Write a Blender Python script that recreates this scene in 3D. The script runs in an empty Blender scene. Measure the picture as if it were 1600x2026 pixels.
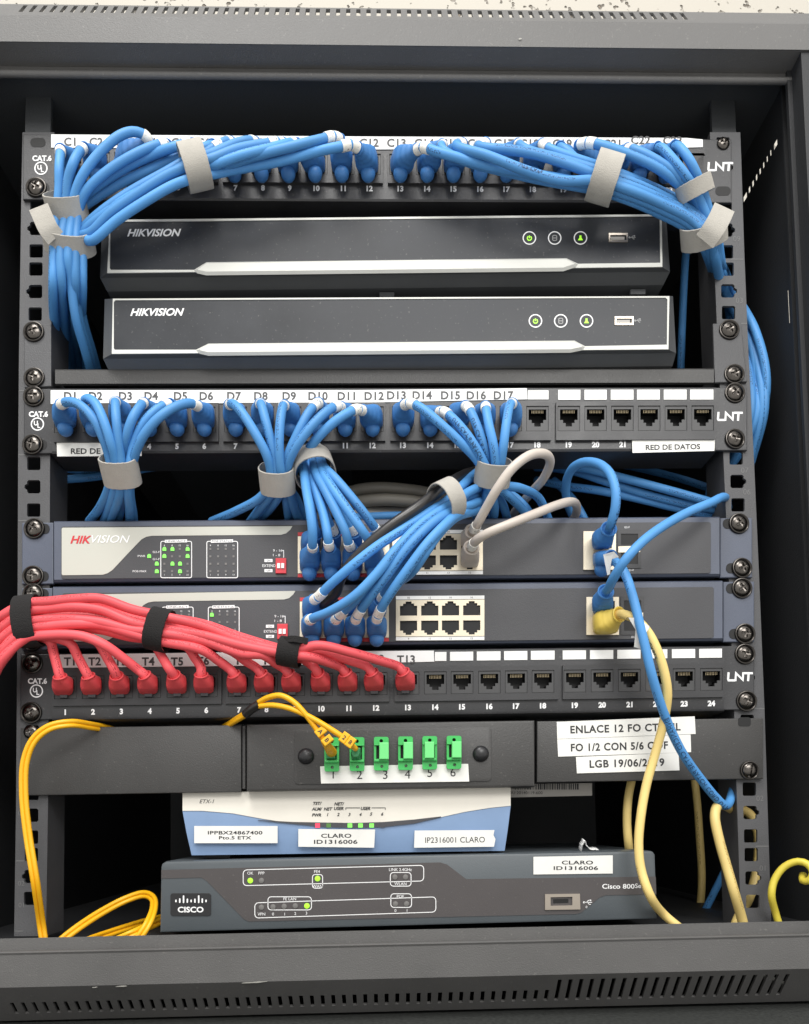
import bpy, bmesh, math, random
from mathutils import Vector, Matrix
random.seed(7)
scene = bpy.context.scene
COL = scene.collection

# ------------------------------------------------------------------ camera, light, exposure
# all measures below are millimetres (converted to metres when a mesh is built);
# x right, y away from the viewer (rail face at y = 0), z up
CX, CY, CZ = -6.220605, -522.538122, -442.860404
PITCH, YAW, ROLL = 0.06106971, 0.02495628, -0.01770894
FOC, PPX, PPY = 1600.0, 800.0, 1523.0
def _axes():
    cp, sp = math.cos(PITCH), math.sin(PITCH); cy, sy = math.cos(YAW), math.sin(YAW)
    f = Vector((sy*cp, cy*cp, sp)); rt = Vector((cy, -sy, 0)); up = rt.cross(f)
    cr, sr = math.cos(ROLL), math.sin(ROLL)
    return cr*rt + sr*up, -sr*rt + cr*up, f
RT, UP, FW = _axes()
EYE = Vector((CX, CY, CZ))
cam_d = bpy.data.cameras.new('camera'); cam = bpy.data.objects.new('camera', cam_d); COL.objects.link(cam)
m = Matrix((RT, UP, -FW)).transposed().to_4x4(); m.translation = EYE*0.001
cam.matrix_world = m
cam_d.sensor_fit = 'HORIZONTAL'; cam_d.sensor_width = 36.0; cam_d.lens = 36.0
cam_d.shift_y = 510.0/1600.0
cam_d.clip_start = 0.01; cam_d.clip_end = 50
scene.camera = cam

world = bpy.data.worlds.new('World'); scene.world = world; world.use_nodes = True
nt = world.node_tree; nt.nodes.clear()
wo = nt.nodes.new('ShaderNodeOutputWorld'); bg = nt.nodes.new('ShaderNodeBackground')
tc = nt.nodes.new('ShaderNodeTexCoord'); sep = nt.nodes.new('ShaderNodeSeparateXYZ')
rmp = nt.nodes.new('ShaderNodeValToRGB')
mr = nt.nodes.new('ShaderNodeMapRange'); mr.inputs[1].default_value = -1; mr.inputs[2].default_value = 1
nt.links.new(tc.outputs['Generated'], sep.inputs[0]); nt.links.new(sep.outputs[2], mr.inputs[0])
nt.links.new(mr.outputs[0], rmp.inputs[0]); nt.links.new(rmp.outputs[0], bg.inputs[0])
e = rmp.color_ramp.elements
e[0].position = 0.25; e[0].color = (.74, .73, .70, 1); e[1].position = 0.8; e[1].color = (1, .99, .97, 1)
bg.inputs[1].default_value = 0.95
nt.links.new(bg.outputs[0], wo.inputs[0])

def area(name, loc, target, sx, sy, power, col):
    d = bpy.data.lights.new(name, 'AREA'); d.shape = 'RECTANGLE'; d.size = sx; d.size_y = sy; d.energy = power; d.color = col
    o = bpy.data.objects.new(name, d); COL.objects.link(o); o.location = loc
    o.rotation_euler = (Vector(target)-Vector(loc)).to_track_quat('-Z', 'Y').to_euler(); return o
area('ceiling_lamp', (-.42, -1.15, 1.55), (0, 0, -.25), .8, .8, 24, (1, .985, .96))
area('second_ceiling_lamp', (.5, -2.3, 1.1), (0, 0, -.25), 1.4, .8, 30, (1, .985, .96))
vs = scene.view_settings
vs.view_transform = 'Standard'; vs.look = 'None'; vs.exposure = 0.35; vs.gamma = 1; vs.use_curve_mapping = False

# ------------------------------------------------------------------ measuring helpers
def P(px, py, y=0.0):
    """the point at depth y seen at photo pixel (px, py)"""
    d = FW + RT*((px-PPX)/FOC) - UP*((py-PPY)/FOC)
    t = (y-EYE.y)/d.y
    return EYE + d*t
def PXW(px, py, x):
    d = FW + RT*((px-PPX)/FOC) - UP*((py-PPY)/FOC)
    return EYE + d*((x-EYE.x)/d.x)
def slope(Y): return 0.0094 - (Y-150)*0.0000185
def T(x, Y): return (x, Y + (x-760)*slope(Y))
def W(x, Y, y=0.0): return P(*T(x, Y), y)
def lerp(a, b, t): return a+(b-a)*t
def interp(tab, v):
    for (a, fa), (b, fb) in zip(tab, tab[1:]):
        if v <= b: break
    return fa + (fb-fa)*(v-a)/(b-a)

# ------------------------------------------------------------------ materials
def lin(c): return tuple(((v/255)/12.92 if v/255 <= .04045 else ((v/255+.055)/1.055)**2.4) for v in c) + (1,)
def mat(name, col, rough=.5, metal=0, bump=0, bscale=900, var=0, vscale=60, coat=0, spec=.5, emit=None, dust=0, speck=0, jacket=None):
    m = bpy.data.materials.new(name); m.use_nodes = True; n = m.node_tree; b = n.nodes['Principled BSDF']
    c = lin(col)
    b.inputs['Base Color'].default_value = c; b.inputs['Roughness'].default_value = rough; b.inputs['Metallic'].default_value = metal
    b.inputs['Specular IOR Level'].default_value = spec
    if coat: b.inputs['Coat Weight'].default_value = coat; b.inputs['Coat Roughness'].default_value = .06
    tcn = n.nodes.new('ShaderNodeTexCoord')
    if var or dust:
        no = n.nodes.new('ShaderNodeTexNoise'); no.inputs['Scale'].default_value = vscale; no.inputs['Detail'].default_value = 6
        no.inputs['Roughness'].default_value = .62
        n.links.new(tcn.outputs['Object'], no.inputs['Vector'])
        r = n.nodes.new('ShaderNodeValToRGB'); n.links.new(no.outputs[0], r.inputs[0])
        lo = tuple(v*(1-var) for v in c[:3])+(1,); hi = tuple(v*(1+var)+dust for v in c[:3])+(1,)
        r.color_ramp.elements[0].position = .32; r.color_ramp.elements[0].color = lo
        r.color_ramp.elements[1].position = .72; r.color_ramp.elements[1].color = hi
        n.links.new(r.outputs[0], b.inputs['Base Color'])
        ma = n.nodes.new('ShaderNodeMath'); ma.operation = 'MULTIPLY_ADD'; ma.inputs[1].default_value = .25; ma.inputs[2].default_value = rough-.12
        n.links.new(no.outputs[0], ma.inputs[0]); n.links.new(ma.outputs[0], b.inputs['Roughness'])
    if bump:
        nb = n.nodes.new('ShaderNodeTexNoise'); nb.inputs['Scale'].default_value = bscale; nb.inputs['Detail'].default_value = 3
        n.links.new(tcn.outputs['Object'], nb.inputs['Vector'])
        bp = n.nodes.new('ShaderNodeBump'); bp.inputs['Strength'].default_value = bump; bp.inputs['Distance'].default_value = .0006
        n.links.new(nb.outputs[0], bp.inputs['Height']); n.links.new(bp.outputs[0], b.inputs['Normal'])
    if speck:
        ns = n.nodes.new('ShaderNodeTexNoise'); ns.inputs['Scale'].default_value = 520; ns.inputs['Detail'].default_value = 2
        n.links.new(tcn.outputs['Object'], ns.inputs['Vector'])
        rs = n.nodes.new('ShaderNodeValToRGB'); rs.color_ramp.elements[0].position = .66; rs.color_ramp.elements[1].position = .75
        n.links.new(ns.outputs[0], rs.inputs[0])
        mx = n.nodes.new('ShaderNodeMix'); mx.data_type = 'RGBA'; mx.inputs['A'].default_value = c
        mm = n.nodes.new('ShaderNodeMath'); mm.operation = 'MULTIPLY'; mm.inputs[1].default_value = speck; n.links.new(rs.outputs[0], mm.inputs[0])
        if b.inputs['Base Color'].links: n.links.new(b.inputs['Base Color'].links[0].from_socket, mx.inputs['A'])
        mx.inputs['B'].default_value = lin((190, 186, 178)); n.links.new(mm.outputs[0], mx.inputs['Factor']); n.links.new(mx.outputs['Result'], b.inputs['Base Color'])
    if jacket:
        oi = n.nodes.new('ShaderNodeObjectInfo'); hv = n.nodes.new('ShaderNodeHueSaturation')
        m1 = n.nodes.new('ShaderNodeMapRange'); m1.inputs[3].default_value = .88; m1.inputs[4].default_value = 1.08; n.links.new(oi.outputs['Random'], m1.inputs[0])
        n.links.new(m1.outputs[0], hv.inputs['Value']); hv.inputs['Color'].default_value = c
        if b.inputs['Base Color'].links: n.links.new(b.inputs['Base Color'].links[0].from_socket, hv.inputs['Color'])
        uv = n.nodes.new('ShaderNodeUVMap'); sp = n.nodes.new('ShaderNodeSeparateXYZ'); n.links.new(uv.outputs[0], sp.inputs[0])
        def math_(op, a, v2=None, link=None):
            q = n.nodes.new('ShaderNodeMath'); q.operation = op; n.links.new(a, q.inputs[0])
            if link is not None: n.links.new(link, q.inputs[1])
            elif v2 is not None: q.inputs[1].default_value = v2
            return q.outputs[0]
        w1 = math_('GREATER_THAN', sp.outputs[1], .06); w2 = math_('LESS_THAN', sp.outputs[1], .155)
        mp = n.nodes.new('ShaderNodeMapping'); mp.inputs['Scale'].default_value = (1.0, 26, 1); n.links.new(uv.outputs[0], mp.inputs[0])
        nn = n.nodes.new('ShaderNodeTexNoise'); nn.inputs['Scale'].default_value = 1.0; nn.inputs['Detail'].default_value = 1; n.links.new(mp.outputs[0], nn.inputs['Vector'])
        g1_ = math_('GREATER_THAN', nn.outputs[0], .53)
        ad = math_('MULTIPLY_ADD', oi.outputs['Random'], 400); ad.node.inputs[2].default_value = 0
        u2 = math_('ADD', sp.outputs[0], link=ad); u3 = math_('MULTIPLY', u2, .0095); u4 = math_('FRACT', u3); g2_ = math_('LESS_THAN', u4, .42)
        al = math_('MULTIPLY', math_('MULTIPLY', w1, link=w2), link=math_('MULTIPLY', g1_, link=g2_)); al = math_('MULTIPLY', al, .75)
        mj = n.nodes.new('ShaderNodeMix'); mj.data_type = 'RGBA'; n.links.new(al, mj.inputs['Factor']); n.links.new(hv.outputs[0], mj.inputs['A']); mj.inputs['B'].default_value = lin(jacket)
        n.links.new(mj.outputs['Result'], b.inputs['Base Color'])
    if emit:
        b.inputs['Emission Color'].default_value = lin(emit[0]); b.inputs['Emission Strength'].default_value = emit[1]
    return m
M = {}
M['beam'] = mat('beam_powder_coat', (92, 91, 90), .55, bump=.35, bscale=1400, var=.10, vscale=14, speck=.10)
M['inner'] = mat('inner_paint_shaded', (38, 39, 41), .6, bump=.3, bscale=900)  # cabinet paint with shade put into the colour, for sides, uprights and floor
M['inner_back'] = mat('inner_paint_lifted', (62, 64, 66), .5, bump=.3, bscale=900)  # same cabinet paint, lightened to paint in the glare over deep blacks
M['rail'] = mat('rail_powder_coat', (78, 78, 80), .5, bump=.35, bscale=1300, var=.12, vscale=30)
M['panel'] = mat('panel_black_paint', (54, 54, 56), .38, bump=.2, bscale=1200, var=.15, vscale=25, dust=.004, speck=.08)
M['module'] = mat('module_black_plastic', (48, 48, 50), .4, bump=.12, bscale=1600, var=.12, vscale=40)
M['port'] = mat('port_dark_plastic', (60, 60, 61), .45)
M['cavity'] = mat('port_cavity_black', (10, 10, 11), .6)  # near-black paints the shade inside shallow openings; also colours the feet
M['contact'] = mat('contact_metal', (214, 196, 160), .45, .4)
M['white'] = mat('white_label', (236, 236, 234), .6, bump=.06, bscale=300, var=.03, vscale=40)
M['paper'] = mat('paper_sticker', (228, 227, 222), .55, var=.04, vscale=60)
M['print_white'] = mat('white_print', (238, 238, 238), .5)
M['print_grey'] = mat('grey_print', (150, 150, 150), .5)
M['print_faint'] = mat('faint_print', (104, 104, 104), .5)
M['print_black'] = mat('black_print', (38, 38, 40), .5)
M['screw'] = mat('black_nickel_screw', (92, 88, 84), .24, 1, var=.3, vscale=180)
M['washer'] = mat('cup_washer_metal', (74, 71, 68), .28, .9)
M['nvr_body'] = mat('recorder_grey_plastic', (84, 86, 88), .42, bump=.2, bscale=1800, var=.08, vscale=20)
M['nvr_gloss'] = mat('recorder_gloss_black', (48, 50, 54), .36, var=.2, vscale=22, spec=.25, dust=.003, speck=.12)
M['silver'] = mat('silver_trim', (200, 200, 194), .5, .1, var=.03)
M['sw_body'] = mat('switch_blue_grey', (82, 88, 103), .4, bump=.15, bscale=1500, var=.08, vscale=25)
M['sw_face'] = mat('switch_face_grey', (64, 64, 67), .5, bump=.2, bscale=1500, var=.06, vscale=30)
M['sw_silver'] = mat('switch_silver_print', (188, 188, 178), .45, .1)
M['cream'] = mat('jack_shield_cream', (226, 214, 190), .35, .25)
M['red_print'] = mat('red_print', (196, 44, 52), .5)
M['dip'] = mat('red_switch_plastic', (206, 50, 62), .4)
M['odf'] = mat('fibre_panel_black', (60, 59, 58), .45, bump=.3, bscale=1300, var=.1, vscale=22, dust=.002, speck=.10)
M['green'] = mat('green_adapter', (60, 178, 88), .35)
M['green_dark'] = mat('green_connector', (44, 128, 76), .4)
M['green_pale'] = mat('green_dust_cap', (112, 216, 128), .32)
M['blue_cord'] = mat('blue_pvc', (80, 144, 204), .5, spec=.35, var=.05, vscale=30, jacket=(30, 58, 100))
M['blue_boot'] = mat('blue_boot', (64, 122, 184), .5, var=.05, vscale=40)
M['red_cord'] = mat('red_pvc', (234, 90, 97), .48, spec=.35, var=.05, vscale=30, jacket=(150, 30, 40))
M['red_boot'] = mat('red_boot', (232, 84, 90), .5)
M['grey_cord'] = mat('warm_grey_pvc', (196, 186, 176), .4, var=.04, vscale=30)
M['black_cord'] = mat('black_pvc', (40, 38, 37), .32)
M['yellow_cord'] = mat('cream_yellow_pvc', (230, 203, 128), .45, var=.06, vscale=25, jacket=(150, 120, 60))
M['yellow_boot'] = mat('yellow_boot', (226, 198, 92), .42)
M['bright_yellow'] = mat('bright_yellow_pvc', (212, 194, 70), .4)
M['fibre'] = mat('orange_yellow_fibre', (240, 178, 22), .4, var=.04)
M['olive_cord'] = mat('power_cable_grey', (134, 129, 119), .45)
M['velcro'] = mat('grey_hook_and_loop', (172, 168, 160), .85, bump=.7, bscale=1800, var=.06, vscale=120)
M['velcro_black'] = mat('black_hook_and_loop', (30, 28, 28), .95, bump=1, bscale=1500, var=.2, vscale=200)
M['etx_white'] = mat('cream_white_plastic', (226, 221, 210), .4, var=.02)
M['etx_blue'] = mat('light_blue_plastic', (130, 156, 192), .4, var=.03)
M['etx_dark'] = mat('smoked_window', (70, 70, 74), .25)
M['router'] = mat('router_blue_grey', (80, 86, 90), .42, bump=.15, bscale=1600, var=.06, vscale=20)
M['router_face'] = mat('router_warm_face', (74, 70, 70), .5, bump=.15, bscale=1700, var=.05, vscale=30, speck=.06)
M['badge'] = mat('badge_black', (34, 34, 36), .35)
M['usb_metal'] = mat('usb_shield', (180, 170, 158), .3, .8)
M['led_off'] = mat('led_off', (112, 110, 108), .5)
M['led_green'] = mat('led_green', (120, 220, 90), .4, emit=((130, 255, 90), .5))
M['led_lime'] = mat('led_lime', (150, 220, 50), .4, emit=((170, 255, 60), .55))
M['led_red'] = mat('led_red', (240, 60, 80), .4, emit=((255, 60, 90), .8))
M['led_dim'] = mat('led_dim_green', (84, 130, 60), .4)
M['chip'] = mat('bare_metal_chip', (150, 148, 142), .6)
M['sheet'] = mat('pale_sheet', (170, 166, 160), .5)
def sleeve_mat():
    m = mat('printed_marker_sleeve', (238, 236, 228), .5); n = m.node_tree; b = n.nodes['Principled BSDF']
    uv = n.nodes.new('ShaderNodeUVMap'); mp = n.nodes.new('ShaderNodeMapping'); mp.inputs['Scale'].default_value = (.9, 16, 1)
    no = n.nodes.new('ShaderNodeTexNoise'); no.inputs['Scale'].default_value = 1; no.inputs['Detail'].default_value = 1
    oi = n.nodes.new('ShaderNodeObjectInfo'); n.links.new(oi.outputs['Random'], mp.inputs['Rotation'])
    r = n.nodes.new('ShaderNodeValToRGB'); r.color_ramp.elements[0].position = .27; r.color_ramp.elements[0].color = lin((84, 82, 74))
    r.color_ramp.elements[1].position = .34; r.color_ramp.elements[1].color = lin((238, 236, 228))
    n.links.new(uv.outputs[0], mp.inputs[0]); n.links.new(mp.outputs[0], no.inputs['Vector'])
    n.links.new(no.outputs[0], r.inputs[0]); n.links.new(r.outputs[0], b.inputs['Base Color']); return m
M['sleeve'] = sleeve_mat()
def plaster():
    m = mat('pitted_plaster', (186, 181, 171), .85); n = m.node_tree; b = n.nodes['Principled BSDF']
    tcn = n.nodes.new('ShaderNodeTexCoord'); vo = n.nodes.new('ShaderNodeTexNoise'); vo.inputs['Scale'].default_value = 95; vo.inputs['Detail'].default_value = 2
    n.links.new(tcn.outputs['Object'], vo.inputs['Vector'])
    r = n.nodes.new('ShaderNodeValToRGB'); r.color_ramp.elements[0].position = .27; r.color_ramp.elements[1].position = .36
    r.color_ramp.elements[0].color = (.0, .0, .0, 1)
    n.links.new(vo.outputs[0], r.inputs[0])
    bp = n.nodes.new('ShaderNodeBump'); bp.inputs['Strength'].default_value = 1; bp.inputs['Distance'].default_value = .006
    n.links.new(r.outputs[0], bp.inputs['Height']); n.links.new(bp.outputs[0], b.inputs['Normal'])
    mx = n.nodes.new('ShaderNodeMix'); mx.data_type = 'RGBA'; mx.inputs['A'].default_value = lin((128, 118, 106)); mx.inputs['B'].default_value = lin((186, 181, 171))
    n.links.new(r.outputs[0], mx.inputs['Factor']); n.links.new(mx.outputs['Result'], b.inputs['Base Color']); return m
M['plaster'] = plaster()
M['dark_floor'] = mat('dark_speckled_floor', (44, 46, 44), .8, bump=.6, bscale=240, var=.5, vscale=420)

# ------------------------------------------------------------------ mesh building
ORG = {}
class MB:
    def __init__(s): s.v = []; s.f = []; s.uv = {}
    def add(s, vs, fs):
        o = len(s.v); s.v += [Vector(v) for v in vs]; s.f += [tuple(i+o for i in f) for f in fs]; return s
    def loft(s, rings, cap0=True, cap1=True):
        n = len(rings[0]); vs = [p for r in rings for p in r]; fs = []
        for k in range(len(rings)-1):
            for i in range(n):
                j = (i+1) % n; fs.append((k*n+i, k*n+j, (k+1)*n+j, (k+1)*n+i))
        if cap0: fs.append(tuple(range(n))[::-1])
        if cap1: fs.append(tuple((len(rings)-1)*n+i for i in range(n)))
        return s.add(vs, fs)
    def build(s, name, material, parent=None, smooth=None, origin=None):
        me = bpy.data.meshes.new(name)
        org = ORG[parent.name] if parent is not None else (Vector(origin) if origin is not None else Vector((0, 0, 0)))
        me.from_pydata([(v-org)*0.001 for v in s.v], [], s.f)
        if s.uv:
            ul = me.uv_layers.new(name='UVMap')
            for pg in me.polygons:
                q = [s.uv.get(me.loops[li].vertex_index, (0, 0)) for li in pg.loop_indices]; hi = max(v for _, v in q) > .8
                for li, (u_, v_) in zip(pg.loop_indices, q): ul.data[li].uv = (u_, v_+1 if hi and v_ < .2 else v_)
        bm = bmesh.new(); bm.from_mesh(me); bmesh.ops.recalc_face_normals(bm, faces=bm.faces); bm.to_mesh(me); bm.free()
        me.materials.append(material)
        if smooth is not None:
            me.shade_smooth()
            if smooth < 179: me.set_sharp_from_angle(angle=math.radians(smooth))
        o = bpy.data.objects.new(name, me); COL.objects.link(o)
        if parent is not None: o.parent = parent
        else: o.location = org*0.001
        ORG[o.name] = org
        return o
def thing(name, label, cat, org, group=None):
    o = bpy.data.objects.new(name, None); COL.objects.link(o); o.location = Vector(org)*0.001; ORG[o.name] = Vector(org)
    o.empty_display_size = .01
    tag(o, label, cat, group); return o
def tag(o, label, cat, group=None):
    o['label'] = label; o['category'] = cat
    if group: o['group'] = group
    return o
def offset(pts, d):
    """shrink a polygon given in the x-z plane by d millimetres"""
    n = len(pts); out = []
    ar = sum(pts[i].x*pts[(i+1) % n].z-pts[(i+1) % n].x*pts[i].z for i in range(n)); sg = 1 if ar > 0 else -1
    for i in range(n):
        a, b, c = pts[i-1], pts[i], pts[(i+1) % n]
        e1 = Vector((b.x-a.x, b.z-a.z)).normalized(); e2 = Vector((c.x-b.x, c.z-b.z)).normalized()
        n1 = Vector((-e1.y, e1.x))*sg; n2 = Vector((-e2.y, e2.x))*sg
        k = n1+n2; k = k/max(.25, k.dot(k)/2)
        out.append(Vector((b.x+k.x*d, b.y, b.z+k.y*d)))
    return out
def slab(mb, poly, depth, bevel=0.0):
    """poly: world points on one front plane; extruded backwards, front edge chamfered"""
    d = Vector((0, depth, 0))
    if bevel:
        b = Vector((0, bevel, 0)); i1 = offset(poly, bevel); i2 = offset(poly, bevel*.3)
        rings = [i1, [p+b*.3 for p in i2], [p+b for p in poly], [p+d for p in poly]]
    else: rings = [poly, [p+d for p in poly]]
    mb.loft(rings); return mb
def quad(x0, Y0, x1, Y1, y): return [W(x0, Y0, y), W(x1, Y0, y), W(x1, Y1, y), W(x0, Y1, y)]
def raw(pts, y): return [P(a, b, y) for a, b in pts]
def box(mb, x0, Y0, x1, Y1, y, depth, bevel=0.0): return slab(mb, quad(x0, Y0, x1, Y1, y), depth, bevel)
def rrect(x0, Y0, x1, Y1, r, n=4):
    o = []
    for cx, cy, a0 in ((x1-r, Y0+r, -90), (x1-r, Y1-r, 0), (x0+r, Y1-r, 90), (x0+r, Y0+r, 180)):
        for k in range(n+1):
            a = math.radians(a0+90*k/n); o.append((cx+r*math.cos(a), cy+r*math.sin(a)))
    return o
def plate(mb, outer, holes, f, depth, pocket=False):
    """outer / holes: 2-D outlines, f(u, v, d): world point at depth d behind the face. pocket: the holes get a floor, no back."""
    bm = bmesh.new(); loops = []
    for lp in [outer]+holes:
        vs = [bm.verts.new((a, b, 0)) for a, b in lp]; loops.append(vs)
        for i in range(len(vs)): bm.edges.new((vs[i-1], vs[i]))
    bm.verts.index_update()
    bmesh.ops.triangle_fill(bm, use_beauty=True, use_dissolve=False, edges=bm.edges[:])
    bm.verts.index_update()
    vs = [(v.co.x, v.co.y) for v in bm.verts]; tris = [[v.index for v in fc.verts] for fc in bm.faces]
    ids = [[v.index for v in l] for l in loops]; bm.free()
    n = len(vs)
    allv = [f(a, b, 0) for a, b in vs]+[f(a, b, depth) for a, b in vs]
    fs = [tuple(t) for t in tris]
    for l in ids:
        for i in range(len(l)): fs.append((l[i-1], l[i], l[i]+n, l[i-1]+n))
    if pocket:
        for l in ids[1:]: fs.append(tuple(i+n for i in l))
    else: fs += [tuple(i+n for i in t[::-1]) for t in tris]
    return mb.add(allv, fs)
def wall_map(y):
    def f(u, v, d): return W(u, v, y)+Vector((0, d, 0))
    return f
def sample(pts, step=2.5):
    """Catmull-Rom curve through world points"""
    pts = [Vector(p) for p in pts]
    q = [pts[0]*2-pts[1]]+pts+[pts[-1]*2-pts[-2]]
    out = []
    for i in range(1, len(q)-2):
        p0, p1, p2, p3 = q[i-1:i+3]
        t0 = 0; t1 = t0+max(1e-3, (p1-p0).length**.5); t2 = t1+max(1e-3, (p2-p1).length**.5); t3 = t2+max(1e-3, (p3-p2).length**.5)
        n = max(2, int((p2-p1).length/step))
        for k in range(n):
            t = t1+(t2-t1)*k/n
            A1 = p0*((t1-t)/(t1-t0))+p1*((t-t0)/(t1-t0)); A2 = p1*((t2-t)/(t2-t1))+p2*((t-t1)/(t2-t1)); A3 = p2*((t3-t)/(t3-t2))+p3*((t-t2)/(t3-t2))
            B1 = A1*((t2-t)/(t2-t0))+A2*((t-t0)/(t2-t0)); B2 = A2*((t3-t)/(t3-t1))+A3*((t-t1)/(t3-t1))
            out.append(B1*((t2-t)/(t2-t1))+B2*((t-t1)/(t2-t1)))
    out.append(pts[-1]); return out
def frames(path, ref=Vector((0, -1, 0))):
    n = len(path); T_ = []
    for i in range(n):
        a = path[max(0, i-1)]; b = path[min(n-1, i+1)]; T_.append((b-a).normalized())
    N = ref-T_[0]*ref.dot(T_[0])
    if N.length < 1e-3: N = Vector((1, 0, 0))-T_[0]*T_[0].x
    N.normalize(); fr = []
    for i in range(n):
        N = N-T_[i]*N.dot(T_[i]); N.normalize(); fr.append((path[i], T_[i], N.copy(), T_[i].cross(N)))
    return fr
def sweep(mb, path, r, n=14, cap=True, flat=1.0):
    fr = frames(path); base = len(mb.v); L = 0; rings = []
    for i, (p, t, a, b) in enumerate(fr):
        if i: L += (p-fr[i-1][0]).length
        rr = r[i] if isinstance(r, (list, tuple)) else r
        rings.append([p+a*(rr*math.cos(2*math.pi*k/n))+b*(rr*flat*math.sin(2*math.pi*k/n)) for k in range(n)])
        for k in range(n): mb.uv[base+i*n+k] = (L, k/n)
    mb.loft(rings, cap, cap); return fr
def lathe(mb, c, ax, prof, n=28):
    """prof: (radius, distance along ax)"""
    ax = Vector(ax).normalized(); a = ax.orthogonal().normalized(); b = ax.cross(a)
    rings = [[c+ax*h+a*(r*math.cos(2*math.pi*k/n))+b*(r*math.sin(2*math.pi*k/n)) for k in range(n)] for r, h in prof]
    return mb.loft(rings)
def ellipsoid(mb, c, rx, ry, rz, n=14, m=8):
    rings = []
    for i in range(m+1):
        ph = math.pi*min(max(i/m, .02), .98)
        rings.append([c+Vector((rx*math.sin(ph)*math.cos(2*math.pi*k/n), ry*math.sin(ph)*math.sin(2*math.pi*k/n), rz*math.cos(ph))) for k in range(n)])
    return mb.loft(rings)
# ---- lettering: glyph outlines turned to flat faces laid on the surface
GL = {}
def glyphs(s, bold=0.0, shear=0.0, spacing=1.0):
    key = (s, bold, shear, spacing)
    if key in GL: return GL[key]
    cu = bpy.data.curves.new('t', 'FONT'); cu.body = s; cu.size = 1; cu.resolution_u = 3; cu.offset = bold; cu.shear = shear; cu.space_character = spacing
    ob = bpy.data.objects.new('t', cu); COL.objects.link(ob); bpy.context.view_layer.update()
    me = bpy.data.meshes.new_from_object(ob.evaluated_get(bpy.context.evaluated_depsgraph_get()))
    vs = [(v.co.x, v.co.y) for v in me.vertices]; fs = [tuple(p.vertices) for p in me.polygons]
    bpy.data.objects.remove(ob); bpy.data.curves.remove(cu); bpy.data.meshes.remove(me)
    if not vs: vs = [(0, 0)]
    x0 = min(v[0] for v in vs); x1 = max(v[0] for v in vs); y0 = min(v[1] for v in vs); y1 = max(v[1] for v in vs)
    GL[key] = (vs, fs, x0, x1, y0, y1); return GL[key]
def text(mb, s, cx, cy, h, y, w=None, bold=0.0, shear=0.0, spacing=1.0, align='C', rawpx=False, ang=0.0, ch=None, proj=None):
    """lettering centred at photo pixel (cx, cy), cap height h px, optional total width w px"""
    vs, fs, x0, x1, y0, y1 = glyphs(s, bold, shear, spacing)
    if not fs: return mb
    k = h/(0.73 if ch is None else ch)
    kx = k if w is None else w/(x1-x0)
    ox = {'C': (x0+x1)/2, 'L': x0, 'R': x1}[align]; oy = .365 if ch is None else ch/2
    ca, sa = math.cos(ang), math.sin(ang)
    out = []
    for u, v in vs:
        a = (u-ox)*kx; b = -(v-oy)*k
        q = (cx+a*ca-b*sa, cy+a*sa+b*ca)
        out.append(proj(*q) if proj else (P(*q, y) if rawpx else P(q[0], q[1]+(q[0]-cx)*slope(cy), y)))
    return mb.add(out, fs)
def stroke(mb, pts, wpx, y, closed=False):
    """a printed line of width wpx along photo pixels"""
    n = len(pts); L = []; R = []
    for i in range(n):
        a = pts[i-1] if (i or closed) else pts[i]; c = pts[(i+1) % n] if (i < n-1 or closed) else pts[i]; b = pts[i]
        d1 = Vector((b[0]-a[0], b[1]-a[1])); d2 = Vector((c[0]-b[0], c[1]-b[1]))
        if d1.length < 1e-6: d1 = d2
        if d2.length < 1e-6: d2 = d1
        d1.normalize(); d2.normalize(); n1 = Vector((-d1.y, d1.x)); n2 = Vector((-d2.y, d2.x)); k = n1+n2; k = k/max(.4, k.dot(k)/2)
        L.append(P(b[0]+k.x*wpx/2, b[1]+k.y*wpx/2, y)); R.append(P(b[0]-k.x*wpx/2, b[1]-k.y*wpx/2, y))
    fs = [(i, (i+1) % n, n+(i+1) % n, n+i) for i in range(n if closed else n-1)]
    return mb.add(L+R, fs)
def circ(cx, cy, r, n=24): return [(cx+r*math.cos(2*math.pi*k/n), cy+r*math.sin(2*math.pi*k/n)) for k in range(n)]
def dot(mb, cx, cy, r, y, n=20): return mb.add(raw(circ(cx, cy, r, n), y), [tuple(range(n))])
def flat(mb, pts, y): return mb.add(raw(pts, y), [tuple(range(len(pts)))])

# screws: pan head with a real recess in a cup washer; local mesh, copied
def screw_mesh(kind):
    mb = MB(); rings = 20; seg = 56; vs = []; fs = []
    for i in range(rings+1):
        r = 5.3*i/rings
        for k in range(seg):
            a = 2*math.pi*k/seg; x, z = r*math.cos(a), r*math.sin(a)
            h = 2.7*math.sqrt(max(0, 1-(r/5.6)**2))+.4
            if kind == 'cross':
                w = .62+.10*abs(max(abs(x), abs(z)))
                if (abs(x) < w and abs(z) < 2.9) or (abs(z) < w and abs(x) < 2.9): h -= 1.5-.35*max(abs(x), abs(z))
            elif kind == 'slot' and abs(x) < .6: h -= 1.2
            vs.append(Vector((x, -h, z)))
    for i in range(rings):
        for k in range(seg):
            j = (k+1) % seg; fs.append((i*seg+k, i*seg+j, (i+1)*seg+j, (i+1)*seg+k))
    fs.append(tuple(range(seg)))
    mb.add(vs, fs); lathe(mb, Vector((0, 0, 0)), (0, -1, 0), [(5.3, .0), (5.3, .9), (5.2, 1.1)], 40)
    me_o = mb.build('screw', M['screw'], None, 50); return me_o.data, me_o
def washer_mesh():
    mb = MB(); lathe(mb, Vector((0, 0, 0)), (0, -1, 0), [(6.9, 0), (6.9, .7), (6.6, 1.25), (6.1, 1.35), (5.5, .9), (5.4, .2)], 44)
    o = mb.build('washer', M['washer'], None, 40); return o.data, o
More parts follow.
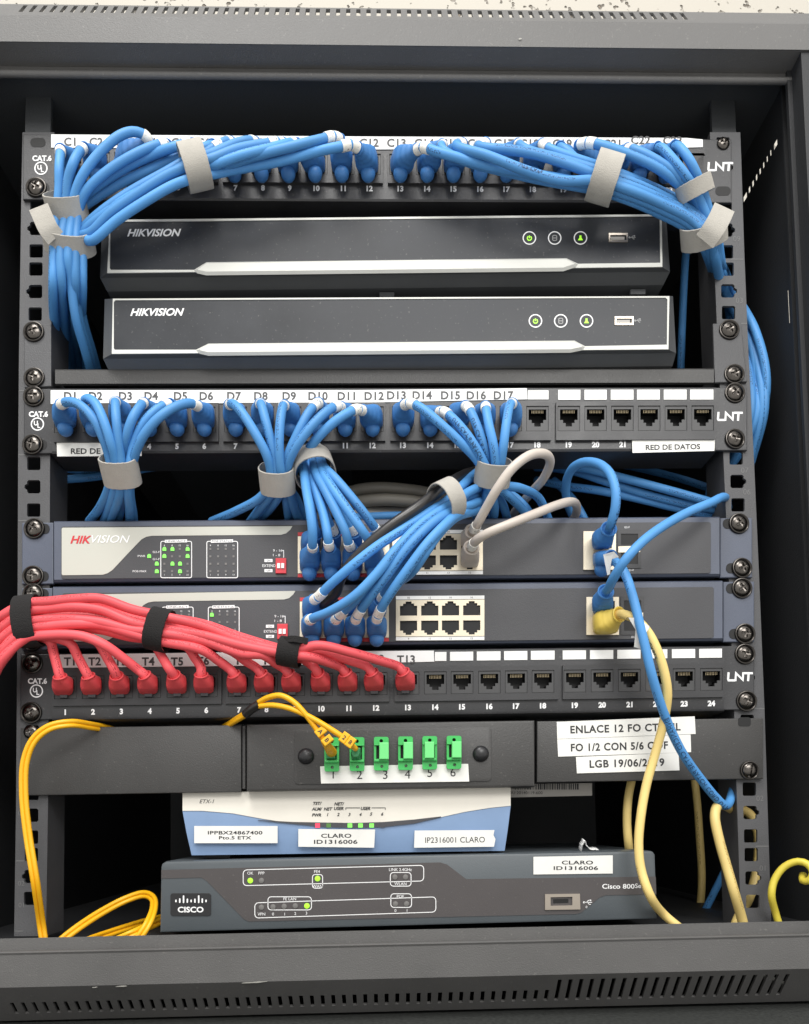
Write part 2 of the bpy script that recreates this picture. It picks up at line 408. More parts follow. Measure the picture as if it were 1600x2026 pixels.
SCR, _a = screw_mesh('cross'); SLOT, _b = screw_mesh('slot'); WASH, _c = washer_mesh()
for _o in (_a, _b, _c): bpy.data.objects.remove(_o)
def screw(parent, px, py, y, kind='cross', wash=True, sc=1.0, slot=0):
    if slot:
        mb = MB(); slab(mb, raw(rrect(px+slot-17, py-10, px+slot+17, py+10, 9, 4), y-.12), .15); mb.build('ear_slot', M['cavity'], parent)  # dark slab in place of a shaded slot
    p = P(px, py, y); org = ORG[parent.name]
    o = bpy.data.objects.new('screw', SCR if kind == 'cross' else SLOT); COL.objects.link(o); o.parent = parent
    o.location = (p-org)*0.001; o.scale = (sc, sc, sc); o.rotation_euler = (random.uniform(-.05, .05), random.uniform(0, 3), random.uniform(-.05, .05)); ORG[o.name] = p
    if wash:
        w = bpy.data.objects.new('washer', WASH); COL.objects.link(w); w.parent = o; ORG[w.name] = p
    return o

# ------------------------------------------------------------------ setting: plaster wall behind the cabinet
mb = MB(); yb = 575
mb.add([Vector((-2500, yb, -2500)), Vector((2500, yb, -2500)), Vector((2500, yb, 2500)), Vector((-2500, yb, 2500))], [(0, 1, 2, 3)])
o = mb.build('wall', M['plaster']); o['kind'] = 'structure'; o['label'] = 'pale pitted plaster wall behind the cabinet'

# ------------------------------------------------------------------ cabinet
YF, YL, YBACK = -33.0, -18.0, 550.0
XR = P(1588, 160, YF).x; XL = -XR-14
def zc(Y, y): return W(760, Y, y).z
cab = thing('rack_cabinet', 'black steel wall cabinet with slotted top and bottom beams and open front', 'rack cabinet', (0, YBACK, zc(1936, YF)))
def xline(Y, y, x):   # point of the line W(., Y, y) at world x (lines are a touch tilted like in the photo)
    a = W(0, Y, y); b = W(1600, Y, y); t = (x-a.x)/(b.x-a.x); return a+(b-a)*t
XA, XB = XL-24, XR+24
def prism_x(mb, prof, xa=XA, xb=XB):
    mb.loft([[xline(Y, y, xa) for Y, y in prof], [xline(Y, y, xb) for Y, y in prof]]); return mb
# top beam: front face, return, lip with a rolled edge
mb = MB(); prism_x(mb, [(36, YF), (38.5, YF-.9), (90, YF-.9), (92, YF), (138, YL), (138, YL+1), (139, YL+3), (60, YL+3)])
o = mb.build('top_beam', M['beam'], cab)
mb = MB(); prism_x(mb, [(138.3, YL+.2), (150, YL+.2), (150, YL+2.2), (138.3, YL+2.2)])
for xa, xb in ((XA, XB),):
    a = xline(153.5, YL, xa); b = xline(153.5, YL, xb); sweep(mb, [a, b], 2.3, 12)
mb.build('lip', M['beam'], cab, 40)
def cham(Ya, ya, Yb, yb_, inward):
    def f(u, v, d):
        a = W(u, Ya, ya); b = W(u, Yb, yb_); x = a.x
        b2 = xline(Yb, yb_, x)
        return a+(b2-a)*v+inward*d
    return f
f = cham(36, YF, 17, YF+11, Vector((0, 1, -.9)))
slots = []
for k in range(58+14):
    x = 37+(k-6)*20.35
    if 20 < x < 1485: slots.append([(x-4.2, .2), (x+4.2, .2), (x+4.2, .88), (x-4.2, .88)])
xa = -70; xb = 1680
mb = MB(); plate(mb, [(xa, 0), (xb, 0), (xb, 1), (xa, 1)], slots, f, 1.4); mb.build('top_vent_strip', M['beam'], cab)
# bottom beam
mb = MB(); prism_x(mb, [(1840, YL), (1863, YL), (1866, YF+.8), (1869, YF-.6), (1873, YF), (1936, YF), (1930, YL+2), (1840, YL+2)])
mb.build('bottom_beam', M['beam'], cab)
f = cham(1936, YF, 2001, YF+22, Vector((0, 1, .8)))
slots = []
for k in range(74):
    x = 8+k*21.6
    if x < 1100: slots.append([(x-4, .45), (x+4, .45), (x+4, .78), (x-4, .78)])
    elif x < 1570: slots.append([(x-4, .15), (x+4, .15), (x+4, .78), (x-4, .78)])
mb = MB(); plate(mb, [(xa, 0), (xb, 0), (xb, 1), (xa, 1)], slots, f, 1.4); mb.build('bottom_vent_strip', M['beam'], cab)
ZBASE = zc(2001, YF+22)
# side uprights of the front frame, side panels with vent slots, roof, floor, back
ZT = zc(30, YF)+2; ZB = ZBASE
ZRI = zc(138, YL)+3; ZFL = zc(1846, -4)-1.5
for sx, xw in ((1, XR), (-1, XL)):
    mb = MB()
    def cube(x0, x1, y0, y1, z0, z1):
        x0, x1 = min(x0, x1), max(x0, x1)
        mb.loft([[Vector((x0, y0, z0)), Vector((x1, y0, z0)), Vector((x1, y0, z1)), Vector((x0, y0, z1))], [Vector((x0, y1, z0)), Vector((x1, y1, z0)), Vector((x1, y1, z1)), Vector((x0, y1, z1))]])
    za = zc(1867, YF)+1; zb = zc(92, YF)-1
    cube(xw, xw+sx*23, YF+.5, YL, za, zb)
    cube(xw-sx*3, xw+sx*.2, YL-2, YL+1, za, zb)
    mb.build('side_upright', M['inner'], cab)  # same paint as the beams, its shade put into a darker colour
    mb = MB(); holes = []
    if sx > 0:
        for k in range(9):
            p = PXW(lerp(1475, 1531, k/8), lerp(387, 291, k/8), xw+2)
            holes.append([(p.y-4.4, p.z-2.1), (p.y+4.4, p.z-2.1), (p.y+4.4, p.z+2.1), (p.y-4.4, p.z+2.1)])
        p1 = PXW(1558, 574, xw+2); p2 = PXW(1561, 640, xw+2)
        holes.append([(p1.y-.6, p2.z), (p1.y+.6, p2.z), (p1.y+.6, p1.z), (p1.y-.6, p1.z)])
    x_in, x_out = xw+sx*2, xw+sx*2.4
    if not holes: cube(x_in, x_out, YL+1, YBACK, ZB, ZT)
    else:
        row = holes[:9]; z0 = min(p[1] for q in row for p in q); z1 = max(p[1] for q in row for p in q); zm = (z0+z1)/2
        cube(x_in, x_out, YL+1, YBACK, zm+2.2, ZT)
        ys_ = sorted((min(p[0] for p in q), max(p[0] for p in q)) for q in row); prev = YL+1
        for c0, c1 in ys_: cube(x_in, x_out, prev, c0, zm-2.2, zm+2.2); prev = c1
        cube(x_in, x_out, prev, YBACK, zm-2.2, zm+2.2)
        q = holes[9]; c0, c1 = q[0][0], q[1][0]; d0, d1 = q[0][1], q[2][1]
        cube(x_in, x_out, YL+1, YBACK, d1, zm-2.2); cube(x_in, x_out, YL+1, c0, d0, d1); cube(x_in, x_out, c1, YBACK, d0, d1); cube(x_in, x_out, YL+1, YBACK, ZB, d0)
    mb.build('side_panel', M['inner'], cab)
    if sx > 0:
        mb = MB(); cube(xw+1.8, xw-.8, -8, -6, za, zb); mb.build('panel_fold', M['inner'], cab)  # shade painted in by the darker colour here too
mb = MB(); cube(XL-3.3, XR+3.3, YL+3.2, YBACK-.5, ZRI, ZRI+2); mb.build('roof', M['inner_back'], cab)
mb = MB(); cube(XL-1.9, XR+1.9, YL+1.5, YBACK-.5, ZFL-2, ZFL); mb.build('floor_panel', M['inner'], cab)
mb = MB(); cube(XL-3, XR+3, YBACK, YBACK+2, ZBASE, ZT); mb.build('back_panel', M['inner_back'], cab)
mb = MB(); cube(-700, 700, -340, yb-1, ZBASE-22, ZBASE-2)
o = mb.build('floor', M['dark_floor']); o['kind'] = 'structure'; o['label'] = 'dark speckled surface under the cabinet'
# mounting rails with square holes
LT = [(100, 79), (282, 75), (657, 69), (880, 67), (1140, 66), (1410, 64), (1700, 62), (1900, 58)]
RTB = [(100, 1422), (285, 1430), (378, 1433), (653, 1442), (778, 1451), (1036, 1461), (1254, 1472), (1524, 1481), (1700, 1486), (1900, 1493)]
def zu(k, s): return -(k-1)*44.45+s*15.875
LU = sorted([(-zu(k, s), py) for k, s, py in ((1, 1, 282), (1, -1, 372), (4, 1, 657), (4, -1, 748), (5, 1, 785), (5, -1, 880), (7, 1, 1046), (7, -1, 1140), (8, 1, 1175), (9, 1, 1312), (9, -1, 1410), (10, 1, 1448), (12, 0, 1734))])
RU = sorted([(-zu(k, s), py) for k, s, py in ((1, 1, 285), (1, -1, 378), (4, 1, 653), (4, -1, 741), (5, 1, 778), (5, -1, 869), (7, 1, 1036), (7, -1, 1124), (8, 1, 1164), (8, -1, 1254), (9, 1, 1294), (9, -1, 1387), (10, 1, 1427), (10, -1, 1524), (12, 0, 1737))])
for side, tab, U, dl, dr in (('L', LT, LU, -31, 32), ('R', RTB, RU, -25, 35)):
    mb = MB(); holes = []
    for k in range(1, 13):
        for s in (1, 0, -1):
            cy = interp(U, -zu(k, s)); c = interp(tab, cy)
            if cy > 1815: continue
            h = 13.2; r = rrect(c-h, cy-h, c+h, cy+h, 3, 2)
            if s == 0:
                if side == 'R': r = [(c+h-3, cy-h), (c+h, cy-h+3), (c+h, cy-6), (c+h+5, cy-3), (c+h+5, cy+3), (c+h, cy+6), (c+h, cy+h-3), (c+h-3, cy+h), (c-h+3, cy+h), (c-h, cy+h-3), (c-h, cy-h+3), (c-h+3, cy-h)]
                else: r = [(c+h-3, cy-h), (c+h, cy-h+3), (c+h, cy+h-3), (c+h-3, cy+h), (c-h+3, cy+h), (c-h, cy+h-3), (c-h, cy+6), (c-h-5, cy+3), (c-h-5, cy-3), (c-h, cy-6), (c-h, cy-h+3), (c-h+3, cy-h)]
            holes.append(r)
    ys = [262, 300, 500, 700, 900, 1140, 1400, 1600, 1852]
    out = [(interp(tab, Y)+dl, Y) for Y in ys]+[(interp(tab, Y)+dr, Y) for Y in ys[::-1]]
    def fr_(u, v, d): return P(u, v, 0)+Vector((0, d, 0))
    plate(mb, out, holes, fr_, 2.0)
    # folded inner flange
    xs = dr if side == 'L' else dl
    mb.loft([[P(interp(tab, Y)+xs, Y, 2), P(interp(tab, Y)+xs, Y, 2)+Vector((0, 28, 0)), P(interp(tab, Y)+xs, Y, 2)+Vector((-2 if side == 'L' else 2, 28, 0)), P(interp(tab, Y)+xs+(-6 if side == 'L' else 6), Y, 2.05)] for Y in (ys[0], ys[-1])])
    rail = mb.build('mounting_rail', M['rail'], cab)
    mb = MB(); slab(mb, raw([(interp(tab, 140)+dl+5, 140), (interp(tab, 140)+dr-8, 140), (interp(tab, 262)+dr-8, 266), (interp(tab, 262)+dl+5, 266)], 7), 3); mb.build('shaded_rail_top', M['inner_back'], cab)  # upper rail section, set back and coloured dark in place of the lip's shadow
    if side == 'R':
        marks = [(t_, x, y, 11) for t_, x, y in (('07', 1473, 930), ('06', 1477, 973), ('09', 1457, 472), ('02', 1503, 1579), ('01', 1508, 1717), ('03', 1462, 594))]
        ticks = [(x-14, x+12, y) for x, y in ((1458, 513), (1466, 640), (1500, 1402), (1508, 1674))]
    else:
        marks = [(t_, 42, y, 10) for t_, y in (('03', 1608), ('02', 1747), ('01', 1790))]
        ticks = [(interp(LT, y)-30, interp(LT, y)-14, y) for y in (773, 900, 1030, 1563, 1703, 1842)]
    for t_, x, y, h_ in marks: mb = MB(); text(mb, t_, x, y, h_, -.15, rawpx=True); mb.build('stamped_number', M['print_faint'], rail)
    for xa_, xb_, y in ticks: mb = MB(); stroke(mb, [(xa_, y), (xb_, y)], 2, -.15); mb.build('unit_mark', M['print_faint'], rail)
# chipped paint
mb = MB(); rr = random.Random(3)
for x, y, w, h, yy in ((505, 1943, 62, 4, YF-.6), (240, 1951, 26, 3, YF-.6), (187, 1953, 12, 3, YF-.6), (1029, 77, 8, 4, YF-1.5)):
    pts = []
    for k in range(14):
        a = 2*math.pi*k/14; pts.append((x+w/2*math.cos(a)*rr.uniform(.7, 1), y-(math.cos(a)*w/2)*.06+h/2*math.sin(a)*rr.uniform(.4, 1)))
    mb = MB(); flat(mb, pts, yy); mb.build('paint_chip', M['chip'], cab)

# ------------------------------------------------------------------ patch panels
def ul_mark(mb, cx, cy, r, y):
    stroke(mb, circ(cx, cy, r, 28), r*.2, y, True)
    text(mb, 'U', cx-r*.26, cy-r*.18, r*.75, y, bold=.03, rawpx=True); text(mb, 'L', cx+r*.24, cy+r*.24, r*.75, y, bold=.03, rawpx=True)
def lnt(mb, x, y, d, sc=1.0):
    w, h = 48*sc, 17*sc
    stroke(mb, [(x+1, y), (x, y+h-3), (x+1, y+h-1), (x+14*sc, y+h-1)], 4.2*sc, d)
    stroke(mb, [(x+14.5*sc, y+h+.5), (x+15.5*sc, y+1.5), (x+29*sc, y+h-2), (x+30*sc, y)], 4.0*sc, d)
    stroke(mb, [(x+31*sc, y+1.8), (x+49*sc, y+1.8)], 4.2*sc, d)
    stroke(mb, [(x+40.5*sc, y+3.8), (x+39.5*sc, y+h+.5)], 4.2*sc, d)
def port_shape(cx, cy, w, h, up=False):
    s = -1 if up else 1
    p = [(-.5, -.5), (.5, -.5), (.5, .12), (.33, .12), (.33, .30), (.18, .30), (.18, .5), (-.18, .5), (-.18, .30), (-.33, .30), (-.33, .12), (-.5, .12)]
    return [(cx+a*w, cy+s*b*h) for a, b in p]
def patch_panel(name, label, x0, x1, xe0, xe1, Yt, Ym0, Ym1, Ynum, Yb, groups, pxs, pyc, numx, strip, squares, cat_xy, lnt_xy, texts):
    YP = -7.0
    root = thing('patch_panel', label, 'patch panel', W(760, Yb, 0), 'black patch panels')
    mb = MB()
    # ears and body in one folded sheet
    box(mb, xe0, Yt, x0+2, Yb-4, -2.4, 2.0, .5); mb.build('ear', M['panel'], root)
    mb = MB(); box(mb, x1-2, Yt, xe1, Yb-4, -2.4, 2.0, .5); mb.build('ear', M['panel'], root); mb = MB()
    prof = [(Yt, YP+1), (Yt+1.5, YP), (Ym0+3, YP), (Ym0+3, YP+14), (Ym1-3, YP+14), (Ym1-3, YP), (Yb-8, YP), (Yb-3, YP+.8), (Yb, YP+3), (Yb+1, 24), (Yt, 24)]
    mb.loft([[W(x, Y, y) if y < 20 else W(x, Y, 0)+Vector((0, y, 0)) for Y, y in prof] for x in (x0, x1)])
    edges = [x0]+[v for g in groups for v in g]+[x1]
    for q in range(0, len(edges), 2): box(mb, edges[q]-(0 if q == 0 else 3), Ym0+2.5, edges[q+1]+(0 if q == len(edges)-2 else 3), Ym1-2.5, YP+.05, 13.5)
    mb.build('panel', M['panel'], root, 30)
    k = 0
    for gx0, gx1 in groups:
        holes = []; mine = pxs[k:k+6]
        fw, fh = 44, (Ym1-Ym0)*.66
        for px in mine: holes.append([(px-fw/2, pyc-fh/2), (px+fw/2, pyc-fh/2), (px+fw/2, pyc+fh/2), (px-fw/2, pyc+fh/2)])
        mb = MB(); plate(mb, [(gx0, Ym0), (gx1, Ym0), (gx1, Ym1), (gx0, Ym1)], holes, wall_map(YP-2.2), 2.2)
        mb.build('port_module', M['module'], root)
        for px in mine:
            mb = MB(); e = .6
            plate(mb, [(px-fw/2+e, pyc-fh/2+e), (px+fw/2-e, pyc-fh/2+e), (px+fw/2-e, pyc+fh/2-e), (px-fw/2+e, pyc+fh/2-e)], [port_shape(px, pyc-1, 35, fh*.68)], wall_map(YP-1.5), 1.3)
            prt = mb.build('port', M['port'], root)
            mb = MB(); sh = port_shape(px, pyc-1, 35, fh*.68)
            a = [W(u, v, YP-.25) for u, v in sh]; b = [p+Vector((0, 9, 0)) for p in a]
            mb.loft([a, b], False, True); mb.build('jack_cavity', M['cavity'], prt)
            mb = MB()
            for q in range(8):
                xq = px-11+q*3.1; t = pyc-fh*.34
                a = W(xq, t+.8, YP+.6); b = W(xq, t+7, YP+1.4)
                d = Vector((.22, 0, 0)); mb.add([a-d, a+d, b+d, b-d], [(0, 1, 2, 3)])
            mb.build('jack_contacts', M['contact'], prt)
        k += 6
    mb = MB()
    for i, nx in enumerate(numx):
        if nx is not None: text(mb, str(i+1), nx, T(nx, Ynum)[1], 10.5, YP-.15, bold=.05)
    mb.build('port_numbers', M['print_white'], root)
    mb = MB(); text(mb, 'CAT.6', cat_xy[0], cat_xy[1], 10.5, -2.6, w=38, bold=.04, rawpx=True); ul_mark(mb, cat_xy[0]-2, cat_xy[1]+20, 12, -2.6); mb.build('rating_print', M['print_white'], root)
    mb = MB(); lnt(mb, lnt_xy[0], lnt_xy[1], -2.6)
    mb.build('panel_logo_print', M['print_white'], root)
    mb = MB(); slab(mb, raw(strip, YP-.6), .5, .1); st = mb.build('label_strip', M['white'], root)
    mb = MB()
    for s, cx, cy in texts: text(mb, s, cx, cy, 16, YP-.75, spacing=1.05, bold=.03)
    mb.build('lettering', M['print_grey_dark'], st)
    for sx0, sx1, sy0, sy1 in squares:
        mb = MB(); box(mb, sx0, sy0, sx1, sy1, YP-.5, .45, .1); mb.build('blank_label', M['white'], root)
    return root
M['print_grey_dark'] = mat('dark_grey_print', (66, 65, 65), .5)

C_port = [143, 195, 248, 300, 353, 405, 466, 520, 573, 626, 679, 731, 792, 845, 897, 950, 1002, 1054, 1115, 1167, 1219, 1271, 1323, 1373]
D_port = [129, 184, 240, 295, 350, 404, 466, 520, 574, 629, 683, 737, 797, 851, 905, 958, 1010, 1063, 1125, 1178, 1231, 1284, 1337, 1390]
T_port = [129, 184, 240, 296, 352, 408, 473, 527, 581, 636, 690, 744, 807, 861, 914, 968, 1021, 1074, 1137, 1191, 1245, 1299, 1353, 1407]
pC = patch_panel('C', 'top patch panel of the three, with a white strip reading C1 to C23', 103, 1395, 45, 1447, 271, 299, 362, 373, 402,
    [(106, 431), (440, 757), (767, 1085), (1094, 1392)], C_port, 325, C_port, [(101, 266), (700, 270), (1358, 273), (1390, 276), (1390, 291), (1358, 292), (700, 296), (101, 292)], [],
    (83, 313), (1401, 321), [(f'C{i+1}', x, 280+(x-138)*.0035) for i, x in enumerate([138, 190, 240, 295, 352, 402, 458, 508, 568, 620, 680, 730, 784, 839, 889, 944, 997, 1047, 1112, 1163, 1210])]+[('C22', 1267, 277), ('C23', 1330, 278)])
sq = [(1104, 1148), (1156, 1200), (1208, 1253), (1260, 1305), (1313, 1358), (1365, 1411)]
pD = patch_panel('D', 'middle patch panel, with a white strip reading D1 to D17', 103, 1415, 47, 1478, 768, 796, 872, 881, 898,
    [(106, 432), (441, 762), (772, 1090), (1100, 1414)], D_port, 829, D_port, [(100, 772), (700, 772), (1042, 768), (1043, 790), (700, 797), (100, 799)], [(1044, 1085, 773, 791)]+[(a, b, 772, 792) for a, b in sq],
    (76, 819), (1420, 815), [(f'D{i+1}', x, 783-(x > 750)*1.5) for i, x in enumerate([138, 189, 248, 299, 357, 408, 463, 516, 572, 629, 685, 740, 784, 835, 891, 942, 996])])
tq = [(860, 883), (890, 936), (943, 990), (997, 1043), (1050, 1097), (1113, 1159), (1167, 1213), (1221, 1267), (1275, 1320), (1329, 1375), (1383, 1428)]
pT = patch_panel('T', 'lowest patch panel, fed by the red cables and labelled T1 to T13', 103, 1432, 40, 1492, 1286, 1320, 1388, 1400, 1418,
    [(104, 438), (446, 770), (780, 1105), (1113, 1431)], T_port, 1352, T_port, [(112, 1295), (500, 1290), (858, 1287), (859, 1309), (500, 1317), (112, 1321)], [(a, b, 1291, 1309) for a, b in tq],
    (74, 1347), (1440, 1330), [(f'T{i+1}', x, y) for i, (x, y) in enumerate([(137, 1308), (187, 1308), (238, 1308), (293, 1308), (350, 1308), (401, 1307), (476, 1306), (530, 1306), (584, 1305), (637, 1304), (690, 1304), (742, 1303), (803, 1304)])])
def sticker(parent, pts, y, lines, name='sticker', dark='print_black', th=.25):
    mb = MB(); slab(mb, raw(pts, y), th, .05); s = mb.build(name, M['paper'], parent)
    mb = MB()
    for t, cx, cy, h, w, kw in lines: text(mb, t, cx, cy, h, y-.12, w=w, **kw)
    mb.build('lettering', M[dark], s); return s
sticker(pD, [(112, 876), (280, 876), (280, 902), (113, 903)], -8.2, [('RED DE DATOS', 201, 892, 11, 122, dict(bold=.025))])
sticker(pD, [(1250, 869), (1414, 865), (1413, 892), (1251, 896)], -8.2, [('RED DE DATOS', 1331, 884, 10.5, 108, dict(rawpx=True, ang=-.02, bold=.025))])
for pan, pts in ((pC, [(72, 372), (1430, 285)]), (pD, [(67, 785), (65, 880), (1453, 778), (1453, 869)]), (pT, [(64, 1312), (62, 1410), (1473, 1294), (1476, 1387)])):
    for x, y in pts: screw(pan, x, y, -2.4, sc=1.0 if x != 1430 else .8, wash=x != 1430, slot={65: 11, 72: 9}.get(x, 0))
# unused slotted holes of the top panel's ears, dark slabs in place of their shaded depth
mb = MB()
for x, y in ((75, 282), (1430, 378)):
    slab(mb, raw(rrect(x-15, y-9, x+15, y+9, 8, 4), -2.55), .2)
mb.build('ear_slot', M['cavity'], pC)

# ------------------------------------------------------------------ video recorders
def usb(root, x0, y0, x1, y1, y, tongue=True):
    mb = MB(); fm = lambda u, v, d: P(u, v, y-.5)+Vector((0, d, 0))
    plate(mb, [(x0, y0), (x1, y0), (x1, y1), (x0, y1)], [[(x0+3, y0+4), (x1-3, y0+4), (x1-3, y1-4), (x0+3, y1-4)]], fm, .45)
    u = mb.build('usb_port', M['usb_metal'], root)
    mb = MB(); slab(mb, raw([(x0+3, y0+4), (x1-3, y0+4), (x1-3, y1-4), (x0+3, y1-4)], y-.12), .05); mb.build('usb_opening', M['cavity'], u)
    if tongue:
        mb = MB(); slab(mb, raw([(x0+4, (y0+y1)/2-1.5), (x1-7, (y0+y1)/2-1.5), (x1-7, y1-4.5), (x0+4, y1-4.5)], y-.4), .2); mb.build('usb_tongue', M['sheet'], u)
def usb_icon(mb, x, y, s, d):
    stroke(mb, [(x-s, y), (x+s, y)], 1.3, d); stroke(mb, [(x-s*.4, y), (x+s*.1, y-s*.5), (x+s*.5, y-s*.5)], 1.2, d)
    stroke(mb, [(x-s*.1, y), (x+s*.3, y+s*.5), (x+s*.7, y+s*.5)], 1.2, d); dot(mb, x-s, y, 2, d); dot(mb, x+s*.6, y-s*.5, 1.6, d)
def recorder(label, f0, r1, r2, black, strip, leds, usbxy, logo):
    root = thing('video_recorder', label, 'video recorder', P(760, r2[2][1], 20), 'video recorders stacked on the shelf')
    a = raw(f0, -14); b = raw(r1, -9); c = raw(r2, -1); d = [p+Vector((0, 255, 0)) for p in c]
    mb = MB(); mb.loft([offset(a, .4), [p+Vector((0, .5, 0)) for p in a], b, c, d]); mb.build('body', M['nvr_body'], root, 20)
    # silver surround with the raised pale strip
    x0, x1 = f0[0][0], f0[1][0]
    mb = MB(); fm = lambda u, v, dd: P(u, v, -14.8)+Vector((0, dd, 0))
    plate(mb, [(f0[0][0]+1, f0[0][1]+1), (f0[1][0]-1, f0[1][1]+1), (f0[2][0]-1, f0[2][1]), (f0[3][0]+1, f0[3][1])], [black], fm, .7)
    fr = mb.build('silver_surround', M['silver'], root)
    mb = MB(); poly = raw(strip, -14.95); ctr = offset(poly, 1.6)
    mb.loft([[p+Vector((0, -1.4, 0)) for p in ctr], poly]); mb.build('silver_strip', M['silver'], root)
    mb = MB(); slab(mb, raw(black, -14.35), .3); g = mb.build('gloss_panel', M['nvr_gloss'], root)
    mb = MB(); text(mb, 'HIKVISION', logo[0], logo[1], 14.5, -14.5, w=107, bold=.03, shear=.32, rawpx=True, ang=-.005); mb.build('lettering', M['print_white'], g)
    for i, (lx, ly) in enumerate(leds):
        mb = MB(); stroke(mb, circ(lx, ly, 12.3, 30), 2.2, -14.5, True); ring = mb.build('indicator', M['print_white'], root)
        mb = MB()
        if i == 0:
            stroke(mb, [(lx+4.2*math.cos(a_), ly+.5+4.2*math.sin(a_)) for a_ in [math.radians(-60+t*30) for t in range(11)]], 2, -14.5); stroke(mb, [(lx, ly-5), (lx, ly+.5)], 2, -14.5)
        elif i == 1:
            stroke(mb, rrect(lx-4, ly-5, lx+4, ly+5, 2, 2), 1.8, -14.5, True); stroke(mb, [(lx-3, ly), (lx+3, ly)], 1.8, -14.5)
        else:
            flat(mb, [(lx-5, ly+4.5), (lx-1.8, ly-1), (lx-2, ly-5), (lx+2, ly-5), (lx+1.8, ly-1), (lx+5, ly+4.5)], -14.5)
        mb.build('symbol', M['led_lime'] if i != 1 else M['print_grey'], ring)
    usb(root, *usbxy, -14.35)
    mb = MB(); usb_icon(mb, usbxy[2]+9, (usbxy[1]+usbxy[3])/2, 6, -14.5); mb.build('usb_symbol', M['print_grey'], root)
    return root
n1 = recorder('upper black and silver video recorder, lying on top of the other', [(216, 434), (1310, 423), (1311, 528), (211, 540)], [(202, 438), (1317, 426), (1325, 538), (198, 550)], [(205, 440), (1316, 428), (1312, 564), (212, 577)],
    [(221, 439), (1302, 428), (1305, 431), (1306, 520), (1143, 522), (1120, 511), (408, 519), (384, 534), (219, 534), (217, 530), (218, 442)],
    [(384, 535), (408, 519), (1120, 511), (1143, 523), (1138, 529), (1114, 537), (408, 545), (390, 541)], [(1047, 471), (1097, 471), (1148, 471)], (1204, 461, 1242, 479), (305, 460))
n2 = recorder('lower black and silver video recorder, standing directly on the steel shelf', [(222, 590), (1325, 585), (1323, 691), (220, 700)], [(207, 592), (1331, 586), (1337, 699), (204, 710)], [(210, 595), (1330, 588), (1330, 724), (219, 741)],
    [(228, 594), (1316, 589), (1320, 592), (1319, 682), (1157, 685), (1136, 674), (412, 680), (388, 692), (227, 692), (225, 689), (225, 598)],
    [(388, 693), (412, 680), (1136, 674), (1157, 686), (1152, 693), (1128, 698), (412, 704), (395, 700)], [(1059, 635), (1109, 635), (1160, 635)], (1216, 626, 1253, 643), (311, 617))
for x, y in ((765, 583), (1262, 577)):
    mb = MB(); slab(mb, raw([(x-15, y-5), (x+15, y-5), (x+15, y+5), (x-15, y+5)], 1), 3, .3); mb.build('locating_tab', M['nvr_body'], n2)
# steel shelf under them
sh = thing('rack_shelf', 'black steel rack shelf with a rounded front lip carrying the recorders', 'rack shelf', W(760, 763, 0))
mb = MB(); prof = [(731, 4), (730, -1), (732, -4), (758, -4), (762, -2), (763, 3)]
mb.loft([[W(x, Y, y) for Y, y in prof] for x in (109, 1412)])
a = [W(112, 741, 6), W(1405, 741, 6)]
mb.loft([a+[p+Vector((0, 0, -1.5)) for p in a[::-1]], [p+Vector((0, 300, 0)) for p in a]+[p+Vector((0, 300, -1.5)) for p in a[::-1]]])
mb.build('tray', M['odf'], sh, 30)
mb = MB(); slab(mb, raw([(47, 643), (101, 641), (101, 764), (48, 767)], -2.2), 2, .5); mb.build('ear', M['rail'], sh)
mb = MB(); slab(mb, raw([(1410, 640), (1466, 638), (1478, 755), (1414, 757)], -2.2), 2, .5)
mb.build('ear', M['rail'], sh)
for x, y in ((67, 657), (68, 748), (1442, 653), (1452, 741)): screw(sh, x, y, -2.3)

# ------------------------------------------------------------------ network switches
def led_caps(root, pts, y, m):
    for x, yy in pts:
        mb = MB(); slab(mb, raw([(x-3.6, yy+3.6), (x-3.6, yy-1), (x-2, yy-3.8), (x+2, yy-3.8), (x+3.6, yy-1), (x+3.6, yy+3.6)], y), .3); mb.build('led', m, root)
def rj_bank(root, x0, x1, y0, y1, cols, rows, stripe, nums, hh=28):
    """shielded jack bank, photo px (raw), slope taken along the row"""
    def F(u, v, d): return P(u, v+(u-cols[0])*-.006, -8.6)+Vector((0, d, 0))
    holes = []; specs = []
    for c in cols:
        for r, up in ((rows[0], True), (rows[1], False)):
            s = -1 if up else 1; w = 34; h = hh
            p = [(-.5, -.5), (.5, -.5), (.5, .2), (.32, .2), (.32, .36), (.17, .36), (.17, .5), (-.17, .5), (-.17, .36), (-.32, .36), (-.32, .2), (-.5, .2)]
            q = [(c+a*w, r+s*b*h) for a, b in p]; holes.append(q); specs.append((q, c, r))
    mb = MB(); plate(mb, [(x0, y0), (x1, y0), (x1, y1), (x0, y1)], holes, F, 1.6)
    bank = mb.build('jack_bank', M['cream'], root)
    for q, c, r in specs:
        mb = MB(); a = [F(u, v, .15) for u, v in q]; b = [F(u, v, 1.0) for u, v in q]; mb.loft([a, b], False, True)
        mb.build('jack', M['cavity'], bank)  # shallow black floor in place of the jack's shaded depth
    mb = MB()
    for ya, yb2 in ((y0-8, y0-1), (y1+1, y1+8)):
        pts = [(x0, ya), (x1, ya), (x1, yb2), (x0, yb2)]
        mb.add([P(u, v+(u-cols[0])*-.006, -8.25) for u, v in pts], [(0, 1, 2, 3)])
    mb.build('stripe', M['red_print'] if stripe else M['white'], bank)
    if not stripe:
        mb = MB()
        for i, c in enumerate(cols):
            text(mb, str(nums[1]+i*2), c, y0-4.5+(c-cols[0])*-.006, 4, -8.35); text(mb, str(nums[0]+i*2), c, y1+4.5+(c-cols[0])*-.006, 4, -8.35)
        mb.build('jack_numbers', M['print_black'], bank)
    return bank
